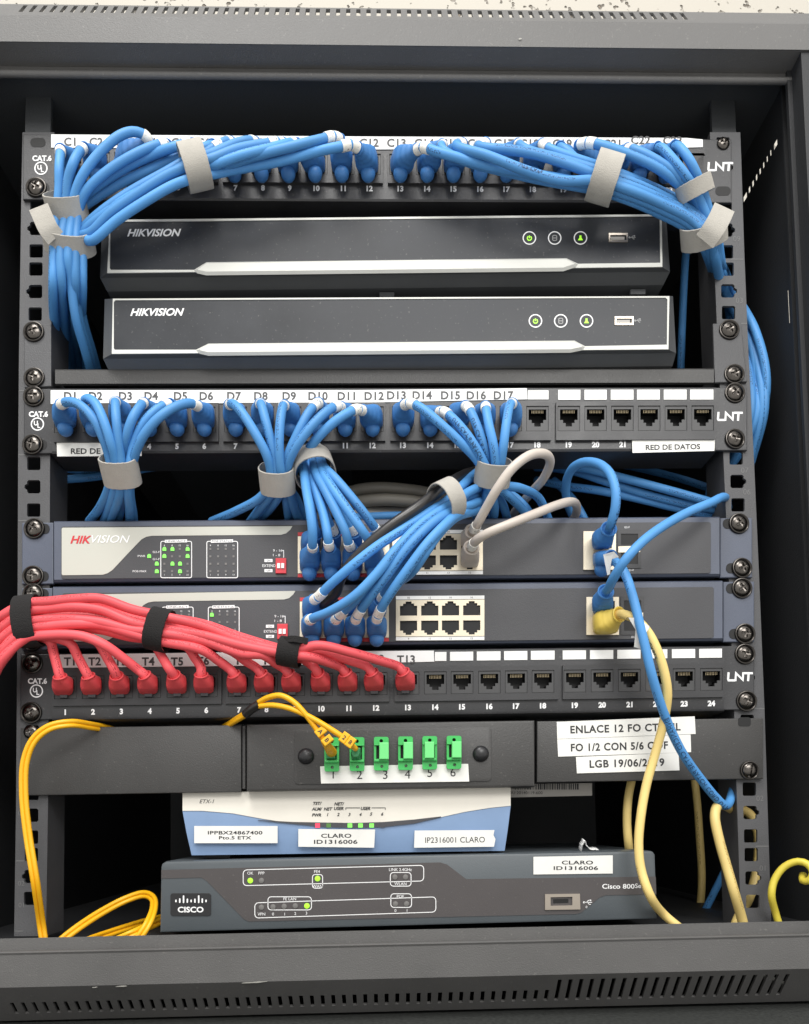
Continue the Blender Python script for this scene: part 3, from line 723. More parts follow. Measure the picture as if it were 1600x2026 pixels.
def switch(label, Yt, Yb, xe0, x0, x1, xe1, Yf0, Yf1, xf0, xf1, sil, logo, dx, dy, on, on2, side, banks, up, sfp):
    root = thing('network_switch', label, 'network switch', W(760, Yb, 0), 'blue grey network switches')
    mb = MB(); prof = [(Yt, 0), (Yt, -5), (Yt+2, -7), (Yb-9, -7), (Yb-4, -5.5), (Yb-1, -2), (Yb-1, 4)]
    mb.loft([[W(x, Y, y) for Y, y in prof] for x in (x0, x1)])
    a = quad(x0+4, Yt+2, x1-4, Yb-3, 3); mb.loft([a, [p+Vector((0, 210, 0)) for p in a]])
    mb.build('body', M['sw_body'], root, 30)
    mb = MB(); box(mb, xe0, Yt+2, x0-1.5, Yb-1, -2.4, 2.2, .6); mb.build('ear', M['sw_body'], root)
    mb = MB(); box(mb, x1+1.5, Yt+2, xe1, Yb-1, -2.4, 2.2, .6); mb.build('ear', M['sw_body'], root)
    mb = MB(); pts = rrect(xf0, Yf0, xf1, Yf1, 5, 3); slab(mb, [W(u, v, -7.5) for u, v in pts], .6, .2); fc = mb.build('face_plate', M['sw_face'], root)
    mb = MB(); slab(mb, raw(sil, -7.75), .2); s = mb.build('silver_overlay', M['sw_silver'], root)
    if logo:
        mb = MB(); text(mb, 'HIK', logo[0], logo[1], 15.5, -7.95, w=42, bold=.025, shear=.3, rawpx=True); mb.build('red_lettering', M['red_print'], s)
        mb = MB(); text(mb, 'VISION', logo[0]+59, logo[1]-1, 15.5, -7.95, w=76, bold=.0, shear=.3, rawpx=True); mb.build('white_lettering', M['print_white'], s)
    w = MB(); off = MB(); bl = MB(); yd = -7.75
    for bx, ttl in ((318, 'LINK/ACT'), (409, 'POE STATUS')):
        x = bx+dx; y = 1071+dy; q = rrect(x, y, x+61, y+72, 3, 2)
        stroke(w, q, 1.5, yd, True)
        flat(w, [(x+8, y-3), (x+52, y-4), (x+52, y+2), (x+8, y+3)], yd-.1); text(bl, ttl, x+30, y-.5, 3.6, yd-.2, w=40, rawpx=True)
        for c in range(4):
            for r in range(4): flat(off, [(x+7+c*15.3-2, y+15+r*14.7-2), (x+7+c*15.3+2, y+15+r*14.7-2), (x+7+c*15.3+2, y+15+r*14.7+2), (x+7+c*15.3-2, y+15+r*14.7+2)], yd)
            text(w, str(4+4*c), x+7+c*15.3, y+8, 3.4, yd, rawpx=True); text(w, str(1+4*c), x+7+c*15.3, y+66, 3.4, yd, rawpx=True)
        w.build('status_panel_print', M['print_white'], root); w = MB(); off.build('led_windows', M['led_off'], root); off = MB(); bl.build('panel_title', M['print_black'], root); bl = MB()
    text(w, 'PWR', 280+dx, 1100+dy, 4.2, yd, w=15, rawpx=True); text(w, 'POE-MAX', 276+dx, 1130+dy, 4.2, yd, w=27, rawpx=True)
    text(w, 'G2-F', 309+dx, 1092+dy, 4.2, yd, w=14, rawpx=True); text(w, 'G1-F', 309+dx, 1106+dy, 4.2, yd, w=14, rawpx=True)
    w.build('power_print', M['print_white'], root); w = MB()
    text(w, 'EXTEND', 532+dx, 1119+dy, 5.5, yd, w=26, rawpx=True); text(w, '9 - 16', 549+dx, 1089+dy, 5, yd, w=18, rawpx=True); text(w, '1 - 8', 547+dx, 1098+dy, 5, yd, w=14, rawpx=True)
    stroke(w, [(557+dx, 1089+dy), (561+dx, 1089+dy), (561+dx, 1103+dy)], 1.3, yd)
    for yy, t in ((1109, 'ON'), (1129, 'OFF')):
        flat(w, [(523+dx, yy-3+dy), (539+dx, yy-3+dy), (539+dx, yy+3+dy), (523+dx, yy+3+dy)], yd-.1); text(bl, t, 531+dx, yy+dy, 3.6, yd-.2, rawpx=True)
    w.build('dip_switch_print', M['print_white'], root); bl.build('dip_switch_letters', M['print_black'], root)
    for q_ in ((18, -5, 'G2-F'), (26, 80, 'G1-F')): w = MB(); text(w, q_[2], sfp[0]+q_[0], sfp[1]+q_[1], 4, yd, rawpx=True); w.build('cage_print', M['print_white'], root)
    led_caps(root, on, yd-.25, M['led_green'])
    mb = MB(); slab(mb, raw([(545+dx, 1104+dy), (566+dx, 1104+dy), (566+dx, 1134+dy), (545+dx, 1134+dy)], -9), 1.3, .2); dp = mb.build('dip_switch', M['dip'], root)
    mb = MB()
    for q in (551, 559): slab(mb, raw([(q-3+dx, 1114+dy), (q+3+dx, 1114+dy), (q+3+dx, 1124+dy), (q-3+dx, 1124+dy)], -9.8), .7, .1)
    mb.build('dip_lever', M['white'], dp)
    for b in banks: rj_bank(root, *b)
    # uplink jacks and fibre module cages
    ux, uy, uh = up
    mb = MB(); hol = [[(ux+20, uy+8), (ux+56, uy+8), (ux+56, uy+uh/2-4), (ux+20, uy+uh/2-4)], [(ux+20, uy+uh/2+4), (ux+56, uy+uh/2+4), (ux+56, uy+uh-8), (ux+20, uy+uh-8)]]
    Fu = lambda u, v, d: P(u, v, -8.6)+Vector((0, d, 0))
    plate(mb, [(ux, uy), (ux+64, uy), (ux+64, uy+uh), (ux, uy+uh)], hol, Fu, 1.5); ub = mb.build('uplink_jacks', M['cream'], root)
    for q in hol:
        mb = MB(); mb.loft([[Fu(u, v, .1) for u, v in q], [Fu(u, v, 1.0) for u, v in q]], False, True); mb.build('jack', M['cavity'], ub)
    sx, sy = sfp
    mb = MB(); fm = lambda u, v, d: P(u, v, -8.0)+Vector((0, d, 0))
    hl = [[(sx+6, sy+8), (sx+40, sy+8), (sx+40, sy+30), (sx+6, sy+30)], [(sx+6, sy+46), (sx+40, sy+46), (sx+40, sy+68), (sx+6, sy+68)]]
    plate(mb, [(sx, sy), (sx+46, sy), (sx+46, sy+76), (sx, sy+76)], hl, fm, .8); cg = mb.build('fibre_cage', M['module'], root)
    for q in hl:
        mb = MB(); mb.loft([[P(u, v, -7.95) for u, v in q], [P(u, v, -7.62) for u, v in q]], False, True); mb.build('cage_opening', M['cavity'], cg)
    mb = MB(); slab(mb, raw([(sx+1, sy+33), (sx+44, sy+32), (sx+44, sy+44), (sx+1, sy+45)], -8.3), .3); mb.build('cage_spring', M['cream'], cg)
    for x, y in side: screw(root, x, y, -2.6, slot=13 if x < 700 else -14)
    return root
sil1 = [(124, 1044), (578, 1041), (574, 1048), (566, 1055), (556, 1058), (300, 1060), (289, 1062), (280, 1067), (270, 1077), (222, 1128), (213, 1134), (203, 1137), (124, 1138), (122, 1136), (122, 1046)]
sil2 = [(128, 1177), (584, 1169), (580, 1176), (572, 1183), (562, 1186), (304, 1190), (293, 1192), (284, 1197), (274, 1207), (226, 1259), (217, 1265), (207, 1268), (128, 1270), (126, 1268), (126, 1179)]
g1 = [(325, 1086), (341, 1086), (371, 1086), (325, 1100), (371, 1100), (341, 1115), (356, 1115), (356, 1130), (295, 1100), (310, 1115), (310, 1130)]
s1 = switch('upper network switch, its maker name in red and white on a silver panel', 1027, 1150, 43, 107, 1423, 1488, 1037, 1140, 121, 1406, sil1, (160, 1067), 0, 0, g1, [],
    [(68, 1046), (66, 1140), (1461, 1036), (1467, 1124)], [(589, 770, 1061, 1134, [612, 655, 698, 740], (1076, 1115), True, (1, 2)), (776, 955, 1057, 1129, [803, 845, 887, 929], (1074, 1113), False, (9, 10))], (1154, 1051, 76), (1222, 1048))
s2 = switch('lower network switch, its silver panel half hidden by the red cable bundle', 1155, 1279, 43, 105, 1429, 1492, 1167, 1270, 123, 1412, sil2, None, 3, 130, [(344, 1216), (419, 1216)], [],
    [(66, 1175), (64, 1268), (1467, 1164), (1473, 1254)], [(593, 769, 1190, 1262, [617, 660, 702, 745], (1206, 1243), True, (1, 2)), (783, 958, 1187, 1259, [808, 850, 891, 933], (1204, 1242), False, (9, 10))], (1160, 1181, 75), (1228, 1180))

# ------------------------------------------------------------------ fibre panel
odf = thing('fibre_enclosure', 'black fibre optic panel with six green ports above their white number strip', 'fibre panel', W(760, 1561, 0))
mb = MB(); box(mb, 40, 1430, 477, 1562, -4, 3, .8); mb.build('mounting_plate', M['odf'], odf, 30)
mb = MB(); box(mb, 1062, 1431, 1510, 1553, -4, 3, .8); mb.build('mounting_plate', M['odf'], odf, 30)
mb = MB(); box(mb, 487, 1429, 1058, 1561, -8, 200, 1.6); mb.build('housing', M['odf'], odf, 30)
mb = MB(); pts = rrect(582, 1441, 972, 1549, 8, 3); slab(mb, [W(u, v, -8.7) for u, v in pts], .6, .25); mb.build('adapter_plate', M['odf'], odf, 30)
mb = MB(); box(mb, 479, 1432, 485.5, 1556, -2, 2, .3); mb.build('bracket_fold', M['odf'], odf)
mb = MB(); slab(mb, raw([(633, 1516), (926, 1511), (928, 1546), (635, 1550)], -9.0), .25); ns = mb.build('number_strip', M['paper'], odf)
mb = MB()
for s_, x, y in (('1', 659, 1531), ('2', 711, 1532), ('3', 762, 1532), ('4', 806, 1531), ('5', 850, 1528), ('6', 896, 1527)): text(mb, s_, x, y, 18, -9.12, rawpx=True)
mb.build('lettering', M['print_black'], ns)
AX = [656, 706, 754, 802, 850, 898]
for i, x in enumerate(AX):
    y0 = 1459-i*.7; y1 = 1526-i*1.0; yy = -12.5
    mb = MB(); hole = [(x-10, y0+17), (x+10, y0+17), (x+10, y1-23), (x-10, y1-23)]
    fm = lambda u, v, d: P(u, v, yy)+Vector((0, d, 0))
    plate(mb, rrect(x-14.5, y0, x+14.5, y1, 4, 3), [circ(x, y0+8, 3.6, 12), hole, circ(x+1, y1-8, 3.2, 12)], fm, 3.4)
    slab(mb, raw([(x-14, y0+15), (x+14, y0+15), (x+14, y0+17), (x-14, y0+17)], yy-1.2), 1.2, .2); slab(mb, raw([(x-14, y1-22), (x+14, y1-22), (x+14, y1-17), (x-14, y1-17)], yy-2.2), 2.2, .4)
    ad = mb.build('fibre_adapter', M['green'], odf)
    mb = MB(); slab(mb, raw(hole, yy+2.4), .4); slab(mb, raw(circ(x, y0+8, 3.6, 12), yy+2.8), .3); mb.build('adapter_bore', M['cavity'], ad)
    if i >= 2:
        o_ = 5 if i != 4 else -1
        mb = MB(); slab(mb, raw([(x-9+o_, y0+11), (x+10+o_, y0+11), (x+10+o_, y1-22), (x-9+o_, y1-22)], yy-4.5), 6, .5); mb.build('dust_cap', M['green_pale'], ad)
screw(odf, 62, 1448, -4.1, wash=False, sc=.85); screw(odf, 1482, 1524, -4.1, kind='slot', sc=.9)
for x, y in ((605, 1496), (951, 1491)):
    mb = MB(); c = P(x, y, -9.3); lathe(mb, c, (0, -1, 0), [(5.2, 0), (4.9, .8), (4.0, 1.8), (2.4, 2.6), (.3, 2.9)], 28); mb.build('push_rivet', M['badge'], odf, 60)
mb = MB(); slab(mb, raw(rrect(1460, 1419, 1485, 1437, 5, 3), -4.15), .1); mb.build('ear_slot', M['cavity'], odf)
K = dict(rawpx=True, ang=-.027, spacing=1.1, bold=.026)
sticker(odf, [(1101, 1428), (1374, 1417), (1376, 1452), (1102, 1462)], -4.55, [('ENLACE 12 FO CTDML', 1237, 1440, 15, 218, K)])
sticker(odf, [(1102, 1462.5), (1366, 1453), (1367, 1488), (1104, 1497)], -4.45, [('FO 1/2 CON 5/6 ODF', 1225, 1476, 15, 192, K)])
sticker(odf, [(1139, 1497.5), (1342, 1489), (1344, 1524), (1141, 1530)], -4.65, [('LGB 19/06/2019', 1240, 1509, 15, 148, K)])
# barcode label on the underside tray
mb = MB(); slab(mb, raw([(985, 1552), (1171, 1549), (1171, 1574), (985, 1578)], 22), .4); bc = mb.build('barcode_label', M['sheet'], odf)
mb = MB(); x = 1018; rr = random.Random(5)
while x < 1146:
    w = rr.choice((1.3, 1.3, 2.4, 3.4)); flat(mb, [(x, 1550), (x+w, 1550), (x+w, 1562), (x, 1562)], 21.8); x += w+rr.choice((1.4, 2, 3))
text(mb, 'DU 20140119-600', 1040, 1568, 6, 21.8, w=66, rawpx=True)
mb.build('barcode', M['print_black'], bc)

# ------------------------------------------------------------------ media converter (white over light blue)
etx = thing('network_terminal', 'white and light blue network terminal with curved front, lying on the router', 'network terminal', P(690, 1692, 30))
YE = 4
curve = [(361, 1604), (400, 1604), (460, 1609), (520, 1620), (580, 1629), (640, 1634), (700, 1636), (760, 1635), (820, 1628), (870, 1617), (920, 1606), (970, 1598), (1010, 1594)]
mb = MB()
n = len(curve); top = [P(x, lerp(1568, 1558, (x-361)/649), YE-2.6) for x, _ in curve]; mid = [P(x, y, YE-3.0) for x, y in curve]
backt = [p+Vector((0, 150, 0)) for p in top]
mb.add(top+mid+backt, [(i, i+1, n+i+1, n+i) for i in range(n-1)]+[(i, i+1, 2*n+i+1, 2*n+i) for i in range(n-1)])
sd = lambda x, y: [P(x, y, YE), P(x, y, YE)+Vector((0, 150, 0))]
mb.build('upper_shell', M['etx_white'], etx, 60)
mb = MB(); bot = [P(lerp(379, 998, i/(n-1)), lerp(1692, 1683, i/(n-1)), YE+1) for i in range(n)]; mid2 = [P(x, y+.6, YE-2.6) for x, y in curve]; bk = [p+Vector((0, 150, 0)) for p in bot]
m3 = [mid2[i].lerp(bot[i], .5)+Vector((0, -1.2, 0)) for i in range(n)]
mk = [p+Vector((0, 153, 0)) for p in mid2]
mb.add(mid2+m3+bot+bk+mk, [(r*n+i, r*n+i+1, (r+1)*n+i+1, (r+1)*n+i) for r in range(4) for i in range(n-1)]+[(0, n, 2*n, 3*n, 4*n), (n-1, 2*n-1, 3*n-1, 4*n-1, 5*n-1)])
mb.build('lower_shell', M['etx_blue'], etx, 60)
mb = MB(); up_ = [(510, 1622), (580, 1626), (640, 1627), (700, 1628), (760, 1626), (820, 1621), (872, 1615)]; lo_ = [(872, 1616.5), (820, 1629), (760, 1636), (700, 1638), (640, 1636), (580, 1630), (510, 1623)]
slab(mb, raw(up_+lo_, YE-3.6), .5); win = mb.build('led_window', M['etx_dark'], etx)
for x, m_ in ((628, 'led_red'), (650, 'led_dim'), (671, 'led_off'), (692, 'led_green'), (713, 'led_green'), (735, 'led_green'), (757, 'led_off')):
    mb = MB(); slab(mb, raw([(x-4.5, 1629), (x+4.5, 1629), (x+4.5, 1637), (x-4.5, 1637)], YE-3.8), .2); mb.build('led', M[m_] if m_ != 'led_off' else M['etx_dark'], win)
mb = MB(); q = YE-2.9
text(mb, 'ETX-1', 409, 1585, 8, YE-3.0, w=29, shear=.3, rawpx=True); mb.build('model_print', M['print_black'], etx); mb = MB()
for s_, x, y in (('TST/', 628, 1589), ('ALM/', 627, 1600), ('PWR', 626, 1612), ('NET', 649, 1600), ('1', 648, 1611), ('NET/', 671, 1590), ('USER', 670, 1599), ('2', 669, 1611), ('3', 691, 1611), ('4', 713, 1611), ('5', 734, 1610), ('6', 756, 1610), ('USER', 723, 1599)): text(mb, s_, x, y, 6.2, q-.3, shear=.25, rawpx=True, bold=.03)
stroke(mb, [(684, 1602), (684, 1598), (712, 1598)], 1.2, q-.3); stroke(mb, [(735, 1598), (762, 1598), (762, 1602)], 1.2, q-.3)
mb.build('front_print', M['print_black'], etx)
J = dict(rawpx=True, spacing=1.05, bold=.02)
sticker(etx, [(384, 1634), (549, 1634), (549, 1668), (384, 1668)], YE-3.6, [('IPPBX24867400', 465, 1647, 7, 108, J), ('Pto.5 ETX', 465, 1657, 6.5, 64, J)])
sticker(etx, [(590, 1640), (742, 1641), (740, 1677), (590, 1675)], YE-4.1, [('CLARO', 665, 1653, 8, 60, J), ('ID1316006', 664, 1665, 8, 86, J)])
sticker(etx, [(820, 1643), (978, 1642), (976, 1652), (980, 1660), (977, 1675), (819, 1677)], YE-3.6, [('IP2316001 CLARO', 900, 1661, 11.5, 118, dict(rawpx=True, ang=-.01))])
for x in (430, 940):
    mb = MB(); slab(mb, raw([(x-25, lerp(1690, 1683, (x-380)/620)), (x+25, lerp(1690, 1683, (x-380)/620)), (x+25, 1697), (x-25, 1697)], 12), 18); mb.build('foot', M['cavity'], etx)

# ------------------------------------------------------------------ router
rt = thing('router', 'dark grey desktop router with a black logo badge and small green lights', 'router', P(800, 1836, 40))
YR = -6
outl = [(318, 1716), (320, 1709), (328, 1704), (800, 1693), (1286, 1683), (1292, 1685), (1296, 1691), (1300, 1818), (316, 1845)]
mb = MB(); pl = raw(outl, YR); slab(mb, pl, 190, 1.4); mb.build('case', M['router'], rt, 30)
mb = MB(); fc = [(319, 1721), (870, 1706), (884, 1710), (922, 1739), (1297, 1734), (1298, 1769), (1198, 1771), (1186, 1775), (1150, 1805), (1140, 1808), (492, 1823), (482, 1818), (408, 1742), (398, 1736), (319, 1738)]
slab(mb, raw(fc, YR-.35), .3); mb.build('face_inlay', M['router_face'], rt)
yd = YR-.5
w = MB()
def tf(x, y): return (x, y)
stroke(w, [(x, y+(x-480)*-.026) for x, y in rrect(481, 1721, 838, 1752, 7, 3)], 1.5, yd, True)
stroke(w, [(x, y+(x-504)*-.033) for x, y in rrect(504, 1786, 862, 1816, 7, 3)], 1.5, yd, True)
for q in (rrect(618, 1730, 638, 1757, 5, 3), rrect(530, 1774, 616, 1800, 6, 3), rrect(772, 1726, 813, 1753, 6, 3), rrect(773, 1768, 814, 1795, 6, 3)): stroke(w, q, 1.5, yd, True)
for s_, x, y in (('OK', 495, 1727), ('PPP', 517, 1727), ('FE4', 627, 1724), ('WAN', 628, 1753), ('LINK 2.4GHz', 792, 1720), ('WLAN', 792, 1748), ('POE', 792, 1773), ('0', 782, 1801), ('1', 805, 1801), ('FE LAN', 573, 1778), ('VPN', 517, 1808), ('0', 540, 1808), ('1', 563, 1808), ('2', 584, 1807), ('3', 606, 1806)): text(w, s_, x, y, 6, yd, rawpx=True)
w.build('status_print', M['print_white'], rt); w = MB(); text(w, 'Cisco 800', 1223, 1753, 9.5, yd, w=64, bold=.015, rawpx=True); text(w, 'Series', 1272, 1752, 9, yd, w=32, rawpx=True); w.build('model_print', M['print_white'], rt); w = MB(); usb_icon(w, 1163, 1785, 8, yd); text(w, '0', 1160, 1794, 5, yd, rawpx=True)
w.build('usb_symbol', M['print_white'], rt)
for x, y, m_ in ((495, 1742, 'led_lime'), (517, 1742, 'led_off'), (628, 1738, 'led_lime'), (781, 1735, 'led_off'), (802, 1735, 'led_off'), (782, 1788, 'led_off'), (804, 1788, 'led_off'), (517, 1795, 'led_off'), (540, 1794, 'led_off'), (562, 1793, 'led_off'), (584, 1792, 'led_off'), (607, 1792, 'led_lime')):
    mb = MB(); lathe(mb, P(x, y, yd+.1), (0, -1, 0), [(1.75, 0), (1.6, .4), (.6, .6)], 18); mb.build('led', M[m_], rt, 50)
mb = MB(); slab(mb, raw(rrect(337, 1767, 417, 1812, 5, 3), YR-.5), .45, .1); bd = mb.build('badge', M['badge'], rt)
mb = MB()
for x, h in ((348, 3.5), (355.5, 6), (363, 10), (370.5, 5.5), (378, 3.5), (385.5, 5.5), (393, 10), (400, 6), (407.5, 3.5)):
    yc = 1781 if h < 9 else 1779
    flat(mb, rrect(x-1.5, yc+2-h, x+1.5, yc+2+h*.55, 1.4, 2), YR-.75)
text(mb, 'CISCO', 377, 1799, 11, YR-.75, w=51, bold=.03, rawpx=True); mb.build('badge_logo', M['print_white'], bd)
mb = MB(); fm = lambda u, v, d: P(u, v, YR-1.4)+Vector((0, d, 0))
plate(mb, [(1078, 1769), (1147, 1768), (1148, 1799), (1078, 1800)], [[(1089, 1775), (1132, 1774), (1132, 1791), (1089, 1792)]], fm, 1.2); u = mb.build('usb_port', M['usb_metal'], rt)
mb = MB(); mb.loft([raw([(1089, 1775), (1132, 1774), (1132, 1791), (1089, 1792)], YR-.6), raw([(1090, 1776), (1131, 1775), (1131, 1790), (1090, 1791)], YR+6)], False, True); slab(mb, raw([(1094, 1779), (1124, 1778), (1124, 1786), (1094, 1787)], YR-.5), 2); mb.build('usb_opening', M['cavity'], u)
sticker(rt, [(1055, 1695), (1212, 1692), (1212, 1728), (1055, 1730)], YR-.6, [('CLARO', 1142, 1706, 7.5, 62, J), ('ID1316006', 1139, 1717, 7.5, 88, J)])
mb = MB(); path = sample([P(1150, 1684, 10), P(1152, 1672, 4), P(1157, 1664, 2), P(1160, 1672, 4), P(1168, 1680, 6), P(1184, 1681, 8)], 1.0)
for i in range(len(path)-1):
    a, b = path[i], path[i+1]; d = Vector((0, 7, 1.5)); mb.add([a, b, b+d, a+d], [(0, 1, 2, 3)])
o = mb.build('tape_scrap', M['white'], None, 180, origin=P(1168, 1684, 8)); o.modifiers.new('thickness', 'SOLIDIFY').thickness = .0003
tag(o, 'small curled scrap of white tape on top of the router', 'tape')

# ------------------------------------------------------------------ cables
def blend_boot(mb, port, mid, ring, nrm, w0, h0, w1, h1, re, ridges=True):
    path = sample([port, mid, ring], 1.0)
    n = len(path); k = 20; rings = []
    for i, p in enumerate(path):
        t = i/(n-1); a = path[max(0, i-1)]; b = path[min(n-1, i+1)]; tan = (b-a).normalized()
        tan = tan.lerp(nrm, max(0, (t-.4)/.6)).normalized()
        if t < .15: tan = Vector((0, -1, 0))
        zx = Vector((0, 0, 1)); sx = tan.cross(zx)
        if sx.length < .2: sx = Vector((1, 0, 0))
        sx.normalize(); sz = sx.cross(tan).normalized()
        if t < .5: ww, hh = lerp(w0, w1, t/.5), lerp(h0, h1, t/.5)
        else: ww, hh = lerp(w1, re*2, (t-.5)/.5), lerp(h1, re*2, (t-.5)/.5)
        pw = lerp(4.2, 2.0, max(0, (t-.25)/.75))
        if ridges and t > .45: g = 1+.035*math.sin(t*46); ww *= g; hh *= g
        r = []
        for q in range(k):
            a_ = 2*math.pi*q/k; c, s = math.cos(a_), math.sin(a_)
            r.append(p+sx*(ww/2*math.copysign(abs(c)**(2/pw), c))+sz*(hh/2*math.copysign(abs(s)**(2/pw), s)))
        rings.append(r)
    end = path[-1]; sx = nrm.orthogonal().normalized(); sz = nrm.cross(sx)
    mb.loft(rings, True, False)
    # rolled collar and recessed mouth
    prof = [(re*1.0, -.6), (re*1.16, -.1), (re*1.2, .5), (re*1.08, .95), (re*.92, .6), (re*.86, -.8)]
    lathe(mb, end, nrm, prof, 24)
def cable(name, label, group, cord, ctrl, r=2.85, port=None, ring=None, boot=None, bub=True, sleeves=(), dims=(13.6, 13.4, 14.4, 13.0, 3.35), y0=-9.5, mid=None, cat='cable', n=14, sl_mat='sleeve', pdir=.55, flat_=1.0):
    """ctrl: (px, py, depth) points of the cord starting at the boot's mouth"""
    ctrl = [(a_, b_, max(c_, -9) if b_ > 1800 else c_) for a_, b_, c_ in ctrl]
    pts = [P(*c) for c in ctrl]; org = P(port[0], port[1], y0) if port else pts[0]
    root = thing(name, label, cat, org, group)
    if boot:
        rg = P(*ring); pt = P(port[0], port[1], y0)
        md = P(*mid) if mid else P(lerp(port[0], ring[0], .35), lerp(port[1], ring[1], pdir), lerp(y0, ring[2], .62))
        nrm = ((rg-md).normalized()+(pts[0]-rg).normalized()*1.0)
        nrm = nrm.normalized() if nrm.length > .1 else Vector((0, -1, 0))
        mb = MB(); blend_boot(mb, pt, md, rg, nrm, *dims)
        if bub: ellipsoid(mb, P(port[0], port[1]+19, lerp(y0, ring[2], .28)), 4.8, 5.2, 5.0)
        mb.build('boot', boot, root, 60)
        pts = [rg-nrm*3, rg+nrm*1.5]+pts
    path = sample(pts, 2.2)
    mb = MB(); fr = sweep(mb, path, r, n, flat=flat_); mb.build('cord', cord, root, 180)
    L = [0]
    for i in range(1, len(path)): L.append(L[-1]+(path[i]-path[i-1]).length)
    for s in sleeves:
        seg = []
        for j in range(7):
            d = s+1+j*.9
            i = max(0, min(len(L)-2, next((q for q in range(len(L)-1) if L[q+1] >= d), len(L)-2)))
            t = (d-L[i])/max(1e-6, L[i+1]-L[i]); seg.append(path[i].lerp(path[i+1], min(1, t)))
        mb = MB(); sweep(mb, seg, r*1.15, 16); mb.build('marker_sleeve', M[sl_mat], root, 60)
    root['_'] = 0; del root['_']
    return root, path
def tube_text(root, path, s0, s, h, r, m, ang=0.0):
    """lettering printed along a cord"""
    fr = frames(path); L = [0]
    for i in range(1, len(path)): L.append(L[-1]+(path[i]-path[i-1]).length)
    vs, fs, x0, x1, ya, yb_ = glyphs(s, 0.0, 0, 1.1); k = h/.73; out = []
    for u, v in vs:
        d = s0+(u-x0)*k; i = max(0, min(len(L)-2, next((q for q in range(len(L)-1) if L[q+1] >= d), len(L)-2)))
        t = (d-L[i])/max(1e-6, L[i+1]-L[i]); p = path[i].lerp(path[i+1], t); a = fr[i][2].lerp(fr[i+1][2], t); b = fr[i][3].lerp(fr[i+1][3], t)
        th = ang+(v-.365)*k/r; out.append(p+a*(r+.06)*math.cos(th)+b*(r+.06)*math.sin(th))
    mb = MB(); mb.add(out, fs); mb.build('printed_text', m, root)
BC, BB = M['blue_cord'], M['blue_boot']
M['cord_print'] = mat('cord_print', (28, 52, 84), .5)
# --- top panel, C1..C23
GC = 'blue cables of the top patch panel'
LB = {1: (107, -30), 2: (121, -31), 3: (136, -31), 4: (150, -29), 5: (114, -22), 6: (128, -23), 7: (143, -22), 8: (157, -22), 9: (121, -15), 10: (136, -15), 11: (150, -14), 12: (164, -26)}
def left_down(n):
    x, y = LB[n]; k = n % 4
    ends = {0: [(x-1, 560, y+6), (x-2, 620, y+30), (x+2, 700, y+90), (x+6, 760, y+130)], 1: [(x-2, 560, y+4), (x-1, 620, y+26), (x+8, 690, y+70), (x+14, 750, y+120)],
            2: [(x+1, 560, y+6), (x+6, 640, y+44), (x+16, 750, y+110)], 3: [(x+4, 555, y+8), (x+14, 630, y+20), (x+34, 700, y+40), (x+48, 752, y+60)]}[k]
    return [(x, 478, y), (x-1, 515, y+1)]+ends
lead = {1: ((121, 293, -31), [(119, 308, -36), (117, 335, -38), (117, 370, -35), (113, 420, -31)], (4,)),
        2: ((168, 290, -32), [(158, 300, -38), (144, 325, -42), (134, 360, -38), (130, 420, -31)], (5,)),
        3: ((292, 277, -34), [(281, 265, -38), (262, 261, -40), (235, 270, -42), (195, 305, -42), (162, 350, -40), (147, 390, -35), (143, 420, -31)], (1.5,)),
        4: ((330, 284, -32), [(318, 286, -37), (295, 293, -39), (255, 312, -40), (205, 345, -39), (170, 380, -36), (155, 420, -30)], (5,)),
        5: ((382, 282, -32), [(368, 285, -37), (345, 291, -39), (300, 307, -36), (240, 336, -34), (180, 378, -31), (137, 420, -23)], (7,)),
        6: ((420, 284, -30), [(405, 292, -34), (370, 305, -33), (310, 330, -30), (240, 362, -28), (185, 395, -25), (148, 425, -22)], ()),
        7: ((457, 279, -32), [(446, 281, -37), (428, 290, -38), (405, 305, -38), (380, 312, -36), (330, 340, -36), (255, 382, -35), (200, 420, -32), (165, 452, -26)], (2, 12)),
        8: ((505, 279, -30), [(492, 279, -36), (470, 283, -38), (425, 302, -42), (388, 316, -44), (330, 350, -42), (262, 390, -40), (205, 426, -34), (170, 455, -28)], (3,)),
        9: ((560, 281, -32), [(548, 282, -37), (525, 285, -40), (470, 295, -44), (420, 314, -46), (388, 324, -46), (330, 348, -44), (270, 385, -42), (215, 425, -38), (180, 460, -32)], (3, 9.6)),
        10: ((588, 282, -30), [(572, 284, -37), (545, 291, -42), (480, 307, -46), (428, 325, -44), (393, 333, -42), (340, 352, -38), (280, 378, -36), (225, 412, -34), (178, 455, -26)], (5,)),
        11: ((672, 273, -33), [(660, 271, -38), (635, 276, -42), (570, 292, -44), (490, 313, -42), (430, 334, -38), (396, 342, -36), (340, 360, -34), (280, 395, -34), (225, 430, -31), (186, 462, -25)], (3.4, 10.2)),
        12: ((709, 290, -34), [(697, 287, -38), (670, 291, -41), (620, 302, -40), (560, 318, -38), (470, 335, -36), (420, 345, -40), (393, 350, -44), (345, 366, -44), (285, 400, -43), (230, 437, -40), (185, 475, -35)], (3.4, 10.2))}
for nmb, (rg, pth, sl) in lead.items():
    pc = C_port[nmb-1]-(8 if nmb == 1 else 3)
    cable('network_cable', f'blue cable in port {nmb} of the top patch panel, under the C{nmb} label', GC, BC, pth+left_down(nmb), port=(pc, 325), ring=(rg[0], rg[1]+(5 if nmb != 3 else 2), rg[2]), boot=BB, sleeves=sl)
RB = {13: (1181, 368, -42), 14: (1183, 377, -38), 15: (1185, 358, -46), 16: (1187, 350, -45), 17: (1189, 340, -44), 18: (1192, 332, -38), 19: (1194, 352, -32), 20: None}
